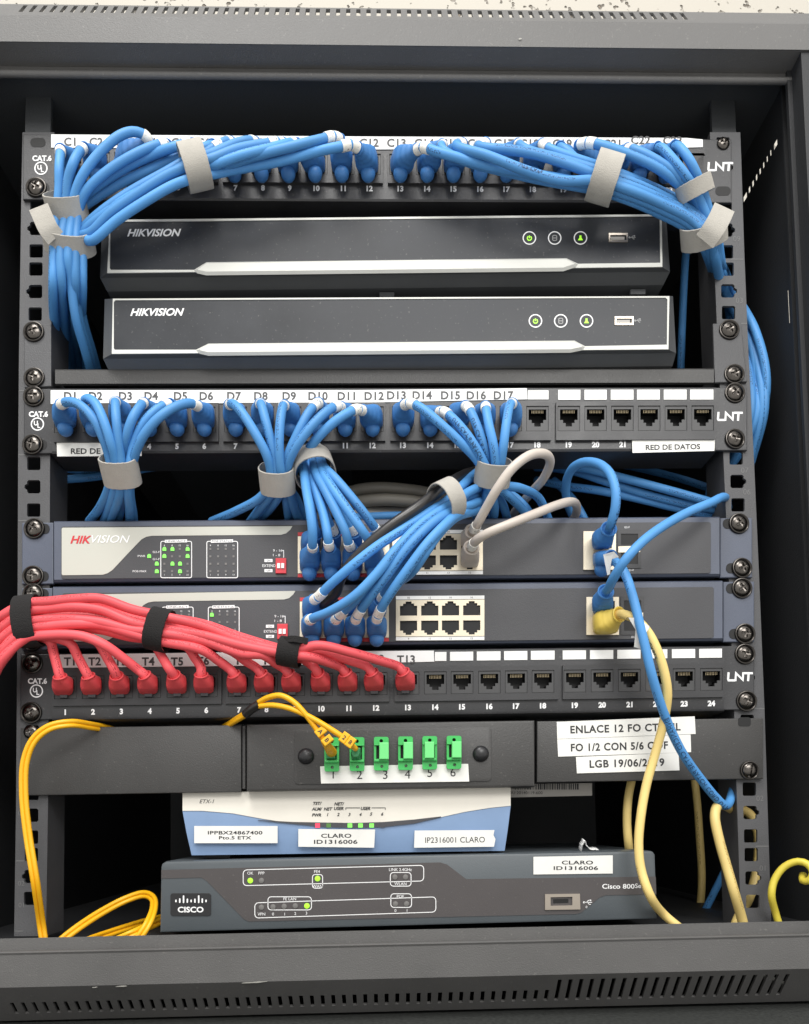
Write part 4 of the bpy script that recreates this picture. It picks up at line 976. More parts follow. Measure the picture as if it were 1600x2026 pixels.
RE_ = {13: (1392, 462, -30), 14: (1386, 470, -26), 15: (1398, 455, -33), 16: (1404, 450, -31), 17: (1408, 446, -28), 18: (1411, 440, -22), 19: (1396, 452, -20)}
def right_down(n):
    x, y, d = RE_[n]
    return [(lerp(1187, x, .28), lerp(RB[n][1], y, .20), RB[n][2]+1), (lerp(1187, x, .62), lerp(RB[n][1], y, .52), d-3), (lerp(1187, x, .86), lerp(RB[n][1], y, .80), d), (x+4, y+18, d+2), (x+14, 510, d+16), (x+24+(n % 3)*5, 560, 30), (1446+(n % 4)*12, 640, 24), (1470+(n % 4)*12, 740, 18-(n % 3)*4), (1472+(n % 4)*11, 830, 16-(n % 3)*4), (1440, 930, 30)]
rlead = {13: ((823, 293, -33), [(838, 292, -39), (862, 300, -43), (905, 312, -45), (960, 327, -44), (1040, 343, -42), (1110, 354, -42)], (3, 9.8)),
         14: ((874, 284, -31), [(872, 292, -37), (885, 304, -40), (930, 322, -40), (1000, 340, -38), (1080, 358, -37)], (2,)),
         15: ((914, 282, -34), [(902, 287, -40), (912, 294, -46), (960, 307, -50), (1040, 338, -51), (1110, 358, -50)], (3,)),
         16: ((960, 281, -34), [(945, 289, -40), (966, 294, -46), (1000, 296, -48), (1060, 306, -48), (1130, 328, -47)], (2, 8)),
         17: ((1024, 283, -32), [(1030, 290, -38), (1050, 300, -42), (1100, 313, -44), (1150, 328, -44)], (2,)),
         18: ((1072, 283, -32), [(1078, 290, -38), (1098, 300, -41), (1140, 315, -41)], (2, 8)),
         19: ((1108, 288, -30), [(1122, 300, -35), (1150, 325, -35)], ())}
for nmb, (rg, pth, sl) in rlead.items():
    r_, path_ = cable('network_cable', f'blue cable in port {nmb} of the top patch panel, under the C{nmb} label', GC, BC, pth+[RB[nmb]]+right_down(nmb), port=(C_port[nmb-1], 325), ring=(rg[0], rg[1]+5, rg[2]), boot=BB, sleeves=sl)
    if nmb == 15: tube_text(r_, path_, 62, 'UTP CAT6', 2.2, 3.0, M['cord_print'], .5)
for nmb, rg, pth, sl in ((20, (1146, 284, -34), [(1163, 283, -40), (1190, 288, -44), (1240, 305, -45), (1300, 333, -43), (1345, 368, -36), (1372, 400, -30), (1396, 450, -27), (1412, 500, -22), (1424, 555, 4), (1450, 610, 22), (1492, 700, 10), (1506, 810, 6), (1478, 930, 24)], (4, 10.5)),
                         (21, (1240, 292, -32), [(1255, 297, -38), (1290, 313, -42), (1330, 340, -41), (1362, 375, -36), (1385, 412, -30), (1404, 455, -25), (1414, 505, -18), (1428, 560, 8), (1462, 640, 18), (1504, 730, 8), (1512, 810, 6), (1484, 920, 26)], (3,)),
                         (22, (1300, 289, -34), [(1312, 296, -41), (1332, 318, -44), (1356, 348, -42), (1375, 378, -36), (1394, 420, -30), (1410, 470, -22), (1420, 540, 0), (1446, 610, 22), (1484, 680, 12), (1498, 790, 10), (1482, 900, 30)], ()),
                         (23, (1334, 286, -34), [(1346, 294, -42), (1364, 318, -44), (1380, 350, -40), (1390, 378, -35), (1403, 420, -28), (1415, 470, -20), (1424, 530, 2), (1452, 580, 20), (1496, 660, 6), (1516, 760, 4), (1496, 880, 20)], ())):
    cable('network_cable', f'blue cable in port {nmb} of the top patch panel, under the C{nmb} label', GC, BC, pth, port=(C_port[nmb-1]-(0 if nmb < 22 else 6), 327), ring=(rg[0], rg[1]+5, rg[2]), boot=BB, sleeves=sl)
# --- middle panel, D1..D17
GD = 'blue cables of the middle patch panel'
dl = {1: ((121, 797, -31), [(138, 795, -38), (160, 803, -42), (187, 832, -43), (206, 872, -38), (216, 905, -32), (219, 935, -29), (216, 962, -24), (200, 1000, -8), (176, 1032, 14)], (2.5,)),
      2: ((166, 793, -31), [(174, 789, -38), (190, 800, -43), (207, 838, -45), (220, 880, -41), (228, 908, -35), (231, 935, -31), (228, 965, -26), (216, 1005, -8), (205, 1034, 14)], (1,)),
      3: ((229, 792, -31), [(228, 799, -38), (230, 830, -43), (234, 872, -40), (239, 908, -35), (241, 935, -32), (238, 970, -27), (226, 1010, -8), (212, 1036, 14)], (2,)),
      4: ((285, 794, -31), [(279, 802, -38), (263, 826, -43), (251, 862, -40), (246, 905, -30), (247, 935, -24), (246, 975, -18), (238, 1010, 0), (232, 1036, 16)], (3.5,)),
      5: ((337, 796, -31), [(322, 803, -37), (297, 822, -40), (272, 858, -38), (260, 900, -34), (255, 935, -31), (252, 970, -26), (256, 1005, -10), (256, 1034, 10)], (4.5,)),
      6: ((392, 800, -31), [(376, 798, -38), (350, 804, -43), (315, 826, -46), (284, 862, -43), (266, 902, -35), (258, 935, -25), (257, 975, -18), (262, 1010, -2), (265, 1036, 16)], (2.5,)),
      7: ((455, 797, -31), [(462, 800, -38), (478, 816, -43), (505, 858, -44), (527, 900, -40), (535, 930, -34), (533, 960, -29), (514, 985, -22), (470, 1010, -8), (418, 1032, 14)], (1,)),
      8: ((515, 796, -31), [(517, 802, -38), (526, 835, -42), (537, 878, -40), (545, 912, -36), (546, 940, -32), (540, 970, -27), (515, 1005, -10), (492, 1036, 14)], (2,)),
      9: ((563, 799, -31), [(559, 806, -38), (554, 838, -43), (552, 880, -42), (554, 920, -37), (557, 945, -32), (553, 975, -25), (532, 1008, -4), (505, 1034, 24)], (2,)),
      10: ((630, 794, -31), [(621, 804, -38), (607, 822, -42), (588, 860, -42), (570, 900, -38), (561, 930, -30), (560, 955, -24), (566, 990, -14), (572, 1034, 12)], (1.4, 8)),
      11: ((675, 802, -31), [(665, 804, -38), (645, 815, -43), (612, 848, -45), (585, 885, -42), (571, 915, -36), (567, 940, -30), (572, 970, -24), (582, 1005, -8), (593, 1034, 12)], (1.4, 8)),
      12: ((718, 808, -32), [(705, 810, -38), (685, 819, -42), (655, 840, -42), (625, 870, -38), (600, 905, -28), (580, 935, -20), (572, 960, -16), (588, 990, -4), (604, 1034, 16)], (1.4, 8)),
      13: ((800, 798, -31), [(812, 798, -38), (835, 809, -43), (870, 838, -45), (910, 875, -42), (942, 908, -36), (958, 935, -31), (965, 962, -27), (958, 995, -16), (950, 1030, 8)], (2.8, 9.6)),
      14: ((868, 811, -31), [(880, 816, -38), (905, 838, -43), (932, 872, -43), (953, 908, -38), (964, 935, -33), (968, 965, -28), (978, 1000, -14), (975, 1034, 10)], (2.4, 9.2)),
      15: ((920, 800, -31), [(928, 810, -38), (942, 840, -42), (955, 878, -40), (966, 912, -33), (972, 935, -26), (975, 965, -20), (995, 1000, -6), (1005, 1034, 14)], (1.6, 8.2)),
      16: ((960, 801, -31), [(961, 808, -38), (967, 842, -43), (976, 882, -42), (980, 915, -37), (980, 940, -32), (985, 962, -28), (1010, 985, -18), (1035, 1010, -4), (1048, 1036, 12)], (.6, 6.8)),
      17: ((1013, 795, -31), [(1008, 803, -38), (1001, 840, -43), (996, 880, -42), (991, 915, -36), (988, 940, -30), (996, 958, -26), (1030, 966, -18), (1065, 985, -4), (1086, 1030, 14)], (2,))}
for nmb, (rg, pth, sl) in dl.items():
    r_, path_ = cable('network_cable', f'blue cable in port {nmb} of the middle patch panel, under the D{nmb} label', GD, BC, pth, port=(D_port[nmb-1], 829), ring=(rg[0], rg[1]+5, rg[2]), boot=BB, sleeves=sl)
    if nmb in (14, 15): tube_text(r_, path_, 22, 'UTP CAT.6 PATCH', 2.3, 3.0, M['cord_print'], .2)
# --- upper switch, eight powered jacks fed from above
GS1 = 'blue cables in the upper switch'
SB = (12.6, 12.0, 13.0, 12.4, 3.5)
up1 = [(612, 1115, (618, 1086, -32), [(618, 1078, -38), (618, 1050, -44), (613, 1010, -45), (606, 970, -38), (602, 940, -30), (600, 915, -20), (606, 895, 8)], (2,), 'first'),
       (655, 1115, (652, 1085, -32), [(650, 1078, -38), (648, 1060, -42), (640, 1020, -40), (626, 975, -33), (614, 940, -25), (610, 915, -15), (612, 895, 10)], (5,), 'second'),
       (698, 1115, (694, 1085, -32), [(690, 1077, -38), (684, 1055, -43), (666, 1015, -44), (643, 970, -39), (626, 938, -31), (620, 912, -20), (622, 895, 8)], (4,), 'third'),
       (740, 1115, (740, 1086, -32), [(732, 1073, -38), (715, 1048, -44), (685, 1005, -45), (655, 962, -40), (638, 935, -31), (632, 912, -20), (632, 895, 8)], (6,), 'fourth')]
for px, py, rg, pth, sl, o_ in up1:
    cable('network_cable', f'blue cable in the {o_} lower jack of the upper switch, counting from the dip switches', GS1, BC, pth, port=(px, py), ring=rg, boot=BB, sleeves=sl, dims=SB)
up2 = [(612, 1076, (625, 1056, -24), [(622, 1045, -30), (615, 1000, -32), (606, 950, -24), (604, 915, -8), (608, 895, 14)], (), 'first'),
       (655, 1076, (660, 1056, -24), [(652, 1038, -30), (636, 995, -30), (618, 950, -20), (614, 915, -6), (614, 895, 14)], (3,), 'second'),
       (698, 1076, (700, 1056, -24), [(690, 1035, -30), (664, 985, -32), (632, 940, -24), (624, 912, -10), (622, 895, 12)], (3,), 'third'),
       (740, 1076, (748, 1058, -24), [(738, 1040, -32), (708, 1000, -38), (666, 950, -36), (642, 925, -28), (634, 905, -14), (636, 893, 12)], (4,), 'fourth')]
for px, py, rg, pth, sl, o_ in up2:
    cable('network_cable', f'blue cable in the {o_} upper-row jack of the upper switch, behind the lower plugs', GS1, BC, pth, port=(px, py), ring=rg, boot=BB, sleeves=sl, dims=(11.5, 9, 12, 10, 3.9), bub=False)
# --- lower switch
GS2 = 'blue cables in the lower switch'
lw = [(617, 1208, (621, 1188, -30), [(630, 1181, -36), (650, 1160, -44), (690, 1125, -52), (740, 1085, -54), (800, 1045, -52), (850, 1012, -47), (880, 994, -40), (915, 960, -28), (950, 930, 0), (975, 925, 30)], (2.4, 9.2), 'blue cable in the first upper-row jack of the lower switch, beside the black cable'),
      (617, 1245, (612, 1228, -32), [(622, 1222, -38), (650, 1211, -46), (700, 1180, -55), (745, 1135, -58), (785, 1085, -58), (835, 1035, -54), (885, 1002, -47), (930, 972, -34), (965, 960, -6), (985, 962, 26)], (1.5,), 'blue cable in the first lower-row jack of the lower switch, nearest the dip switches'),
      (660, 1245, (663, 1228, -32), [(672, 1216, -38), (700, 1190, -46), (735, 1150, -52), (775, 1100, -54), (835, 1040, -50), (885, 1005, -40), (925, 985, -28), (960, 978, 0), (990, 985, 26)], (1.4, 8.2), 'blue network cable in the second lower-row jack of the lower switch'),
      (702, 1245, (703, 1228, -32), [(708, 1216, -38), (725, 1190, -46), (760, 1145, -54), (805, 1085, -58), (855, 1035, -55), (893, 1012, -48), (930, 1000, -34), (955, 990, -8), (960, 1010, 30)], (1.4, 8), 'blue network cable in the third lower-row jack of the lower switch'),
      (745, 1245, (745, 1227, -32), [(749, 1214, -38), (765, 1185, -48), (800, 1135, -57), (845, 1075, -60), (880, 1038, -56), (901, 1020, -48), (925, 1010, -34), (948, 1000, -4), (940, 1030, 30)], (1.2, 7.8), 'blue network cable in the last lower-row jack of the lower switch')]
for px, py, rg, pth, sl, lab in lw:
    cable('network_cable', lab, GS2, BC, pth, port=(px, py), ring=rg, boot=BB, sleeves=sl, dims=SB)
for px, rg, pth, o_ in ((702, (706, 1190, -22), [(715, 1175, -30), (740, 1140, -40), (790, 1080, -46), (850, 1030, -44), (890, 1008, -36), (930, 985, -10), (960, 985, 26)], 'third'),
                        (745, (752, 1190, -22), [(760, 1175, -30), (778, 1145, -40), (825, 1080, -48), (868, 1040, -48), (902, 1012, -40), (935, 995, -10), (970, 1000, 26)], 'fourth')):
    cable('network_cable', f'blue cable in the {o_} upper-row jack of the lower switch, behind the front ones', GS2, BC, pth, port=(px, 1208), ring=rg, boot=BB, sleeves=(5,), dims=(11.5, 9, 12, 10, 3.9), bub=False)
cable('network_cable', 'short blue cable looping out of the bundle before the free upper switch jacks', GS2, BC, [(764, 1140, -20), (792, 1146, -38), (816, 1128, -50), (838, 1096, -56), (866, 1056, -54), (898, 1024, -46), (930, 1012, -30), (955, 1010, 0), (960, 1030, 30)], r=3.3)
cable('network_cable', 'black network cable running with the blue ones to the lower switch', None, M['black_cord'], [(640, 1195, -26), (664, 1172, -34), (676, 1140, -42), (715, 1092, -50), (765, 1047, -53), (820, 1008, -52), (858, 980, -46), (890, 955, -32), (930, 935, -4), (975, 930, 30)], r=3.3, port=(660, 1208), ring=(648, 1192, -22), boot=M['black_cord'], bub=False, dims=(11, 9, 11, 10, 4.6))
# --- grey pair
GG = 'warm grey cables in the upper switch'
gd = (11.8, 9, 12, 10, 4.3)
cable('network_cable', 'warm grey network cable bent into a high loop above the upper switch', GG, M['grey_cord'], [(944, 1037, -34), (960, 1008, -42), (985, 965, -52), (1015, 925, -56), (1050, 900, -54), (1079, 899, -46), (1088, 915, -34), (1076, 945, -18), (1050, 975, 2), (1020, 1010, 24), (1000, 1040, 40)], port=(929, 1070), ring=(934, 1052, -24), boot=M['grey_cord'], bub=False, sleeves=(5.5,), dims=gd)
cable('network_cable', 'warm grey network cable leaving low over the edge of the upper switch', GG, M['grey_cord'], [(942, 1069, -36), (965, 1055, -42), (1005, 1038, -44), (1055, 1018, -40), (1100, 1000, -32), (1128, 993, -20), (1140, 1000, -2), (1138, 1020, 18), (1120, 1045, 40)], port=(929, 1105), ring=(932, 1084, -27), boot=M['grey_cord'], bub=False, sleeves=(3,), dims=(11.6, 12, 11.8, 11, 4.3))
# --- uplinks
GU = 'blue cables in the uplink jacks'
ud = (12.2, 10, 13.2, 12, 4.3)
r_, p_ = cable('network_cable', 'blue uplink cable that rises from the upper switch in a tall round loop', GU, BC, [(1208, 1038, -40), (1216, 1010, -46), (1218, 975, -48), (1208, 940, -44), (1188, 920, -36), (1160, 914, -26), (1135, 924, -14), (1121, 950, 0), (1120, 985, 14), (1130, 1015, 26), (1150, 1045, 40)], port=(1190, 1072), ring=(1204, 1047, -30), boot=BB, bub=False, dims=ud, mid=(1192, 1066, -20))
tube_text(r_, p_, 12, 'UTP E', 2.6, 3.0, M['cord_print'], .6)
r_, p_ = cable('network_cable', 'long blue cable hanging from the upper switch down across the lowest patch panel', GU, BC, [(1218, 1112, -30), (1235, 1133, -36), (1250, 1175, -42), (1263, 1225, -44), (1275, 1275, -44), (1288, 1330, -42), (1304, 1385, -36), (1325, 1440, -28), (1350, 1490, -22), (1385, 1540, -14), (1415, 1577, -8), (1434, 1594, -4), (1441, 1590, 0), (1447, 1572, 8), (1453, 1552, 14)], port=(1190, 1107), ring=(1206, 1104, -24), boot=BB, bub=True, dims=(11.8, 10, 12, 10, 4.5))
tube_text(r_, p_, 118, 'ENHANCED CAT.5E PATCH CORD UTP', 3.0, 3.0, M['cord_print'], -.1)
cable('network_cable', 'blue uplink cable of the lower switch slanting up towards the rail', GU, BC, [(1204, 1163, -38), (1214, 1143, -48), (1235, 1110, -56), (1268, 1074, -56), (1310, 1042, -48), (1360, 1014, -36), (1405, 995, -24), (1428, 984, -10), (1436, 988, 8), (1440, 1005, 24)], port=(1190, 1200), ring=(1198, 1171, -31), boot=BB, bub=False, dims=ud, mid=(1192, 1192, -20))
r_, p_ = cable('network_cable', 'pale yellow network cable hanging from the lower switch down past the router', 'pale yellow cables', M['yellow_cord'], [(1235, 1216, -34), (1258, 1226, -40), (1282, 1252, -42), (1302, 1292, -42), (1315, 1335, -40), (1320, 1375, -36), (1312, 1430, -28), (1296, 1490, -22), (1279, 1550, -20), (1268, 1610, -20), (1263, 1670, -20), (1268, 1720, -21), (1286, 1772, -23), (1312, 1808, -24), (1345, 1836, -22), (1380, 1862, -14)], port=(1193, 1234), ring=(1224, 1216, -28), boot=M['yellow_boot'], bub=False, dims=(14, 14, 16.5, 15, 4.3), mid=(1202, 1230, -20))
tube_text(r_, p_, 14, 'UTP PATCH CABLE', 2.6, 3.0, M['cord_print'], .4)
# flag labels
def flag(label, pts, ys):
    mb = MB(); a = [P(x, y, d) for (x, y), d in zip(pts, ys)]; b = [p+Vector((.25, .35, 0)) for p in a]
    mb.loft([a, b]); o = mb.build('flag_label', M['paper'], None, origin=a[0]); return tag(o, label, 'label', 'white paper cable flags')
flag('white paper flag wrapped on the long blue cable beside the upper uplink jacks', [(1193, 1097), (1214, 1091), (1224, 1102), (1209, 1106), (1206, 1136), (1201, 1138)], (-36, -37, -36, -34, -30, -30))
flag('white paper flag folded round the pale yellow cable under the lower switch', [(1243, 1222), (1262, 1222), (1285, 1240), (1278, 1252), (1272, 1285), (1254, 1280), (1257, 1246)], (-44, -45, -47, -46, -40, -38, -42))
# --- pale yellow loose runs
GY = 'pale yellow cables'
cable('network_cable', 'pale yellow cable hanging behind the other yellow one beside the router', GY, M['yellow_cord'], [(1250, 1540, 24), (1243, 1575, 22), (1240, 1620, 22), (1243, 1670, 24), (1252, 1720, 60)])
cable('network_cable', 'dim yellow cable hanging deep in the cabinet behind the long blue cable', GY, M['yellow_cord'], [(1368, 1500, 150), (1378, 1580, 150), (1384, 1660, 150), (1388, 1740, 150), (1384, 1800, 150), (1378, 1850, 150)], r=3.2)
cable('network_cable', 'pale yellow cable kinked over the long blue cable and dropping to the floor', GY, M['yellow_cord'], [(1462, 1615, 24), (1448, 1602, 14), (1430, 1593, 2), (1417, 1597, -6), (1414, 1618, -10), (1422, 1660, -12), (1436, 1710, -14), (1452, 1765, -16), (1468, 1820, -18), (1478, 1865, -16)], r=3.1)
cable('network_cable', 'pale yellow cable running behind the rail and seen through its square holes', GY, M['yellow_cord'], [(1448, 1846, 0), (1462, 1812, 10), (1482, 1775, 22), (1494, 1735, 26), (1500, 1690, 28), (1498, 1645, 28), (1484, 1612, 28), (1460, 1598, 26)], r=3.2)
cable('network_cable', 'bright yellow cable end curled over beside the rail near the floor', None, M['bright_yellow'], [(1548, 1850, -16), (1534, 1806, -14), (1526, 1770, -14), (1532, 1740, -14), (1552, 1714, -16), (1578, 1704, -20), (1598, 1710, -24), (1608, 1726, -26), (1600, 1742, -24), (1588, 1742, -20), (1588, 1730, -16)], r=2.3)
# --- blue runs in the depth
GB = 'loose blue cables deep in the cabinet'
deep = [('lit blue cable behind the tall loop, uppermost of the slanting run to the rail', [(1060, 925, 60), (1110, 923, 34), (1160, 928, 22), (1240, 948, 16), (1330, 972, 14), (1400, 992, 14), (1440, 1004, 20)]),
        ('lit blue cable behind the tall loop, middle of the slanting run to the rail', [(1090, 925, 50), (1140, 934, 34), (1190, 950, 26), (1260, 973, 22), (1340, 994, 20), (1410, 1008, 20), (1440, 1012, 26)]),
        ('lit blue cable behind the tall loop, lowest of the slanting run to the rail', [(1060, 950, 60), (1120, 962, 40), (1180, 970, 30), (1250, 984, 26), (1330, 1003, 24), (1400, 1018, 24), (1440, 1020, 30)]),
        ('dim blue cable sagging in shade under the middle patch panel near the rail', [(1120, 905, 120), (1220, 918, 110), (1320, 940, 90), (1400, 965, 70), (1450, 985, 60)]),
        ('dim blue cable hanging beside the recorders in shade', [(1362, 440, 40), (1355, 520, 60), (1350, 620, 70), (1346, 740, 80)]),
        ('dim blue cable standing upright under the middle patch panel by the rail', [(1440, 840, 60), (1420, 900, 60), (1406, 960, 60), (1390, 1030, 70)]),
        ('dim blue cable crossing in shade behind the tied D1 to D6 cables', [(110, 950, 40), (190, 943, 44), (300, 925, 46), (420, 908, 54), (520, 898, 64)]),
        ('dim blue cable lying lower in shade behind the tied D1 to D6 cables', [(100, 918, 40), (150, 930, 46), (230, 932, 56), (330, 918, 76), (430, 908, 90)]),
        ('dim blue cable stretched across the dark gap under the top patch panel', [(210, 425, 90), (400, 408, 100), (620, 412, 110), (760, 418, 120)]),
        ('dim blue cable crossing the dark gap above the upper recorder', [(760, 415, 120), (950, 412, 110), (1150, 412, 100), (1330, 430, 80)]),
        ('blue cable curving away under the tied D13 to D17 cables', [(985, 965, 6), (1020, 985, 6), (1045, 1012, 8), (1055, 1045, 20)]),
        ('blue cable turning down behind the low grey cable', [(1095, 950, 50), (1130, 985, 40), (1152, 1020, 34), (1165, 1050, 40)]),
        ('blue cable lying flat on the upper switch between the two bundles', [(700, 1024, 26), (760, 1021, 24), (830, 1020, 26), (880, 1022, 40)]),
        ('dim blue cable slanting to the floor behind the pale yellow ones', [(1465, 1660, 90), (1430, 1730, 100), (1395, 1800, 110), (1370, 1850, 120)])]
for lab, pts in deep: cable('network_cable', lab, GB, BC, pts)
GO = 'thick grey power cables behind the switches'
for lab, pts in (('thick grey power cable arching behind the bundles, the higher of two', [(610, 1010, 60), (680, 977, 44), (740, 966, 38), (810, 970, 38), (880, 982, 44), (960, 1000, 60)]),
                 ('thick grey power cable arching behind the bundles, the lower of two', [(620, 1030, 50), (690, 998, 36), (750, 989, 30), (820, 993, 30), (880, 1006, 36), (950, 1030, 50)])):
    cable('power_cable', lab, GO, M['olive_cord'], pts, r=4.3)
mb = MB(); a = [P(700, 1003, 36), P(850, 1003, 36), P(850, 1018, 32), P(700, 1018, 32)]; mb.loft([a, [p+Vector((0, 60, -4)) for p in a]])
o = mb.build('power_adapter', M['sheet'], None, origin=P(770, 1022, 60)); tag(o, 'pale power adapter lying behind the upper switch under the grey power cables', 'power adapter')

# --- red cables T1..T13
GR = 'red cables of the lowest patch panel'
cl = [(-70, 1350), (-25, 1300), (10, 1258), (50, 1229), (100, 1222), (150, 1221), (200, 1224), (260, 1234), (315, 1245), (400, 1261), (480, 1276), (573, 1291), (640, 1298), (700, 1306)]
rows = {1: (4, 2), 2: (4, 1), 3: (3.6, 2), 4: (4, 0), 5: (3, 2), 6: (3, 1), 7: (3.1, 0), 8: (2, 2), 9: (2.1, 0), 10: (1.1, 2), 11: (1, 0), 12: (.1, 2), 13: (0, 0)}
exits = {1: (70, [(98, 1268, -29), (106, 1292, -25), (113, 1318, -25)]), 2: (90, [(138, 1272, -31), (152, 1296, -27), (166, 1322, -25)]), 3: (130, [(190, 1268, -27), (210, 1298, -25), (224, 1322, -28)]),
         4: (110, [(160, 1258, -37), (205, 1275, -37), (245, 1303, -31), (276, 1327, -25)]), 5: (240, [(296, 1262, -29), (316, 1292, -25), (334, 1322, -28)]), 6: (315, [(366, 1276, -31), (386, 1302, -27), (398, 1322, -25)]),
         7: (340, [(400, 1286, -35), (432, 1307, -29), (455, 1324, -25)]), 8: (400, [(458, 1288, -29), (486, 1308, -25), (508, 1322, -25)]), 9: (480, [(520, 1296, -35), (545, 1312, -29), (560, 1321, -25)]),
         10: (573, [(600, 1304, -27), (614, 1314, -25), (622, 1320, -28)]), 11: (573, [(615, 1300, -37), (648, 1310, -31), (674, 1320, -25)]), 12: (573, [(640, 1291, -29), (690, 1306, -27), (726, 1319, -25)]), 13: (573, [(630, 1277, -39), (695, 1291, -37), (755, 1308, -31), (788, 1319, -25)])}
tb = {1: 125, 2: 181, 3: 237, 4: 293, 5: 350, 6: 404, 7: 469, 8: 523, 9: 577, 10: 635, 11: 688, 12: 740, 13: 802}
for nmb in range(13, 0, -1):
    row, lay = rows[nmb]; xmax, ex = exits[nmb]; rnd = random.Random(nmb)
    pts = []
    for x, y in cl:
        if x > xmax: break
        sp = 16.5 if x < 300 else (15.5 if x < 500 else 14)
        c = 2 if x < 260 else (1.5 if x < 420 else (.8 if x < 560 else .5))
        fan = 1.7 if x < 0 else (1.25 if x < 20 else 1)
        wob = rnd.uniform(-2, 2)+6*math.sin(x*.011+nmb*2.1)*min(1, max(0, (x-50)/120))*(1 if x < 300 else .6)
        pts.append((x, y+(row-c)*sp*fan+wob, (-36, -30, -24)[lay]+rnd.uniform(-1, 1)+(8 if x < -10 else 0)))
    lx = tb[nmb]; py = T(lx, 1352)[1]-2
    end = ex[-1]; rg = (lx-6 if nmb < 11 else lx-4, py-19, -24)
    full = [end]+ex[-2::-1]+pts[::-1]
    rroot, _p = cable('network_cable', f'red cable in port {nmb} of the lowest patch panel, under the T{nmb} label', GR, M['red_cord'], full, port=(lx, py+3), ring=rg, boot=M['red_boot'], bub=False, dims=(12.2, 9.5, 12.6, 10.5, 3.7), r=2.95)
    mb = MB(); slab(mb, raw([(lx-9, py+12), (lx+9, py+12), (lx+7, py+23), (lx-7, py+23)], -10.5), 3, .5); mb.build('latch_tab', M['etx_dark'], rroot)
    # clear latch seen under the boot
    
# ------------------------------------------------------------------ hook-and-loop ties
def tie(label, cx, cy, y, ax, hw, w, dh, m='velcro', tail=None, group='grey cable ties', seam=.9):
    """ax: direction of the tied bundle (px right, px down, mm away per 30 px)"""
    c = P(cx, cy, y); a = (P(cx+ax[0]*30, cy+ax[1]*30, y)-c); a.y += ax[2]*10; a.normalize()
    yy = Vector((0, 1, 0)); yy = (yy-a*yy.dot(a)).normalized(); p = a.cross(yy).normalized()
    s = (c-EYE).length/FOC; hwm, wm = hw*s, w*s; th = .85
    mb = MB(); n = 56; rings = []; rnd = random.Random(int(cx*7+cy))
    for k in range(n+5):
        t = seam+2*math.pi*k/n; ct, st = math.cos(t), math.sin(t)
        ex = .88; q = p*(hwm*math.copysign(abs(ct)**ex, ct))+yy*(dh*math.copysign(abs(st)**ex, st))
        out = q.normalized()*(th if k < n else th*2.1); inn = q.normalized()*(0 if k < n else th*1.1)
        sk = a*(rnd.uniform(-.12, .12)+.5*math.sin(t+1))
        b = .22
        rings.append([c+q+inn-a*wm/2+sk, c+q+out*.7-a*wm/2+sk, c+q+out-a*(wm/2-b)+sk, c+q+out*1.06+sk, c+q+out+a*(wm/2-b)+sk, c+q+out*.7+a*wm/2+sk, c+q+inn+a*wm/2+sk])
    mb.loft(rings)
    if tail:
        pts = sample([P(*t) for t in tail[0]], 1.5); tw = tail[1]*s; rg = []
        for i, q in enumerate(pts):
            d = (pts[min(i+1, len(pts)-1)]-pts[max(i-1, 0)]).normalized(); nn = Vector((0, -1, 0)); sd_ = d.cross(nn).normalized(); nn = sd_.cross(d)
            rg.append([q-sd_*tw/2, q+sd_*tw/2, q+sd_*tw/2+nn*th, q-sd_*tw/2+nn*th])
        mb.loft(rg)
    o = mb.build('cable_tie', M[m], None, 40, origin=c); return tag(o, label, 'cable tie', group)
tie('grey cable tie round the upright C1 to C6 cables beside the rail', 133, 414, -27, (.04, 1, 1.2), 28, 40, 11)
tie('grey cable tie with a loose flap across the rail holes', 136, 474, -25, (-.2, 1, 1.4), 36, 32, 13, tail=([(110, 472, -36), (97, 455, -39), (87, 434, -40), (77, 411, -40)], 30))
tie('grey cable tie round the C7 to C12 cables in front of port 5', 386, 328, -41, (1, -.32, .1), 32, 38, 11)
tie('grey cable tie round the C13 to C19 cables in front of port 20', 1196, 352, -41, (1, .3, 0), 33, 40, 12)
tie('small grey cable tie round the C20 to C23 cables under the C23 label', 1374, 374, -36, (.55, .85, .5), 25, 24, 9)
tie('grey cable tie with a stiff end sticking out over the rail', 1392, 462, -27, (.5, .9, 1.0), 33, 32, 12, tail=([(1394, 478, -43), (1408, 458, -47), (1420, 438, -48), (1432, 412, -46)], 33))
tie('grey cable tie round the D1 to D6 cables', 238, 931, -29, (0, 1, .95), 30, 46, 10)
tie('grey cable tie round the D7 to D12 cables', 548, 948, -28, (0, 1, .95), 30, 44, 11)
tie('grey cable tie arching over the cables that drop into the upper switch', 620, 926, -26, (.3, 1, -.55), 36, 38, 12)
tie('grey cable tie round the D13 to D17 cables', 975, 934, -30, (-.05, 1, .9), 31, 44, 10)
tie('grey cable tie round the blue and black bundle of the lower switch', 882, 993, -45, (-1, .62, -.35), 36, 34, 13)
GBT = 'black cable ties on the red bundle'
tie('black cable tie nearest the end where the red bundle leaves the cabinet', 58, 1229, -30, (1, -.12, 0), 44, 36, 11, 'velcro_black', group=GBT)
tie('black cable tie round the red bundle above the T4 label', 316, 1246, -30, (1, .22, 0), 38, 36, 11, 'velcro_black', group=GBT)
tie('black cable tie with a ragged end above the red plug of port 9', 574, 1290, -31, (1, .15, 0), 26, 42, 10, 'velcro_black', tail=([(560, 1268, -38), (578, 1264, -42), (594, 1266, -42), (608, 1269, -40)], 12), group=GBT)

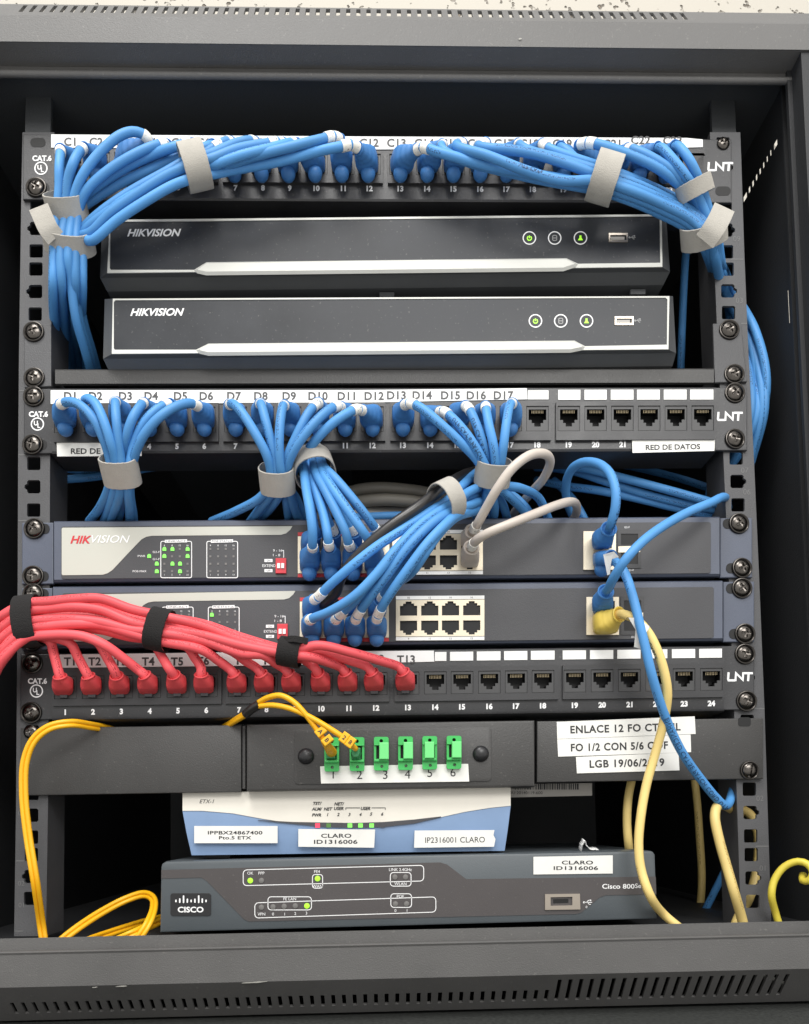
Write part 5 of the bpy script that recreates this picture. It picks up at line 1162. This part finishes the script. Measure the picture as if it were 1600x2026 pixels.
# ------------------------------------------------------------------ fibre patch cords
def duplex(label, ctrl, group='yellow fibre cords', gap=2.7, r=1.45):
    ctrl = [(a_, b_, max(c_, -10) if b_ > 1800 else c_) for a_, b_, c_ in ctrl]
    pts = [P(*c) for c in ctrl]; root = thing('fibre_cable', label, 'fibre cable', pts[0], group); path = sample(pts, 2)
    for s in (-.5, .5):
        q = []
        for i, p in enumerate(path):
            d = path[min(i+1, len(path)-1)]-path[max(i-1, 0)]; sd_ = d.cross(Vector((0, 1, .0))).normalized(); q.append(p+sd_*gap*s)
        mb = MB(); sweep(mb, q, r, 10); mb.build('strand', M['fibre'], root, 180)
    return root
duplex('yellow twin fibre cord rising from the floor in a wide bend over the rail', [(88, 1872, -22), (82, 1830, -24), (70, 1745, -24), (55, 1650, -24), (47, 1570, -24), (50, 1505, -25), (67, 1464, -26), (98, 1439, -26), (140, 1431, -22), (180, 1436, -10), (215, 1443, 4), (300, 1470, 16)])
duplex('yellow twin fibre cord looping up beside the router and back to the floor', [(110, 1870, -14), (150, 1838, 0), (200, 1805, 14), (250, 1779, 24), (283, 1769, 24), (302, 1777, 16), (304, 1797, 6), (292, 1828, -6), (268, 1866, -16)])
duplex('yellow twin fibre cord running out low from behind the router', [(222, 1864, -16), (260, 1848, -10), (295, 1832, 2), (330, 1818, 22), (370, 1808, 50)])
duplex('shaded yellow twin fibre cord lying flat between the loops beside the router', [(160, 1866, -8), (205, 1850, 14), (260, 1832, 34), (310, 1818, 60), (360, 1808, 90)])
root = thing('fibre_cable', 'yellow fibre cord split into two tails that end in green ports 1 and 2', 'fibre cable', P(440, 1442, 6), 'yellow fibre cords')
base = sample([P(425, 1450, 14), P(448, 1436, 2), P(470, 1422, -10), P(489, 1411, -18)], 2)
for s in (-.5, .5):
    q = [p+Vector((.5, 0, 1)).normalized()*2.6*s for p in base]; mb = MB(); sweep(mb, q, 1.5, 10); mb.build('strand', M['fibre'], root, 180)
mb = MB(); sweep(mb, sample([P(486, 1413, -17), P(500, 1401, -22), P(514, 1393, -25)], 1.5), 2.9, 12); mb.build('splitter_sleeve', M['black_cord'], root, 60)
for pts in ([(511, 1390, -25), (530, 1380, -30), (555, 1376, -34), (580, 1388, -36), (604, 1413, -36), (624, 1440, -34), (640, 1463, -32), (653, 1484, -24)], [(511, 1397, -25), (540, 1395, -30), (575, 1402, -34), (612, 1418, -36), (650, 1440, -36), (680, 1460, -34), (704, 1482, -24)]):
    path = sample([P(*p) for p in pts], 1.5); mb = MB(); sweep(mb, path, 1.75, 12); mb.build('strand', M['fibre'], root, 180)
for i, (x, y) in enumerate(((654, 1487), (704, 1489))):
    mb = MB(); slab(mb, raw([(x-9, y-10), (x+9, y-10), (x+9, y+14), (x-9, y+14)], -15), 5, .6); cn = mb.build('connector', M['green_dark'], root)
    if i: 
        mb = MB(); lathe(mb, P(x, y+2, -15), (0, -1, 0), [(3.3, 0), (3.1, 4), (2.4, 7)], 20); mb.build('connector_boot', M['green_dark'], cn, 50)
    else:
        mb = MB(); sweep(mb, [P(641, 1465, -32), P(648, 1476, -28), P(656, 1488, -14)], [2.2, 2.6, 3.4], 16); mb.build('connector_boot', M['fibre'], cn, 60)
for x, y, an, s_ in ((634, 1447, .9, 'A'), (647, 1464, .9, 'B'), (681, 1459, .62, '2'), (693, 1468, .62, '8')):
    mb = MB(); ca, sa = math.cos(an), math.sin(an); hx, hy = (7.5, 11)
    q = [(x+ca*u-sa*v, y+sa*u+ca*v) for u, v in ((-hx, -hy), (hx, -hy), (hx, hy), (-hx, hy))]; slab(mb, raw(q, -37), 4.5, .6); mk = mb.build('strand_marker', M['fibre'], root)
    mb = MB(); text(mb, s_, x, y, 9, -37.15, rawpx=True, ang=an, bold=.02); mb.build('lettering', M['print_black'], mk)
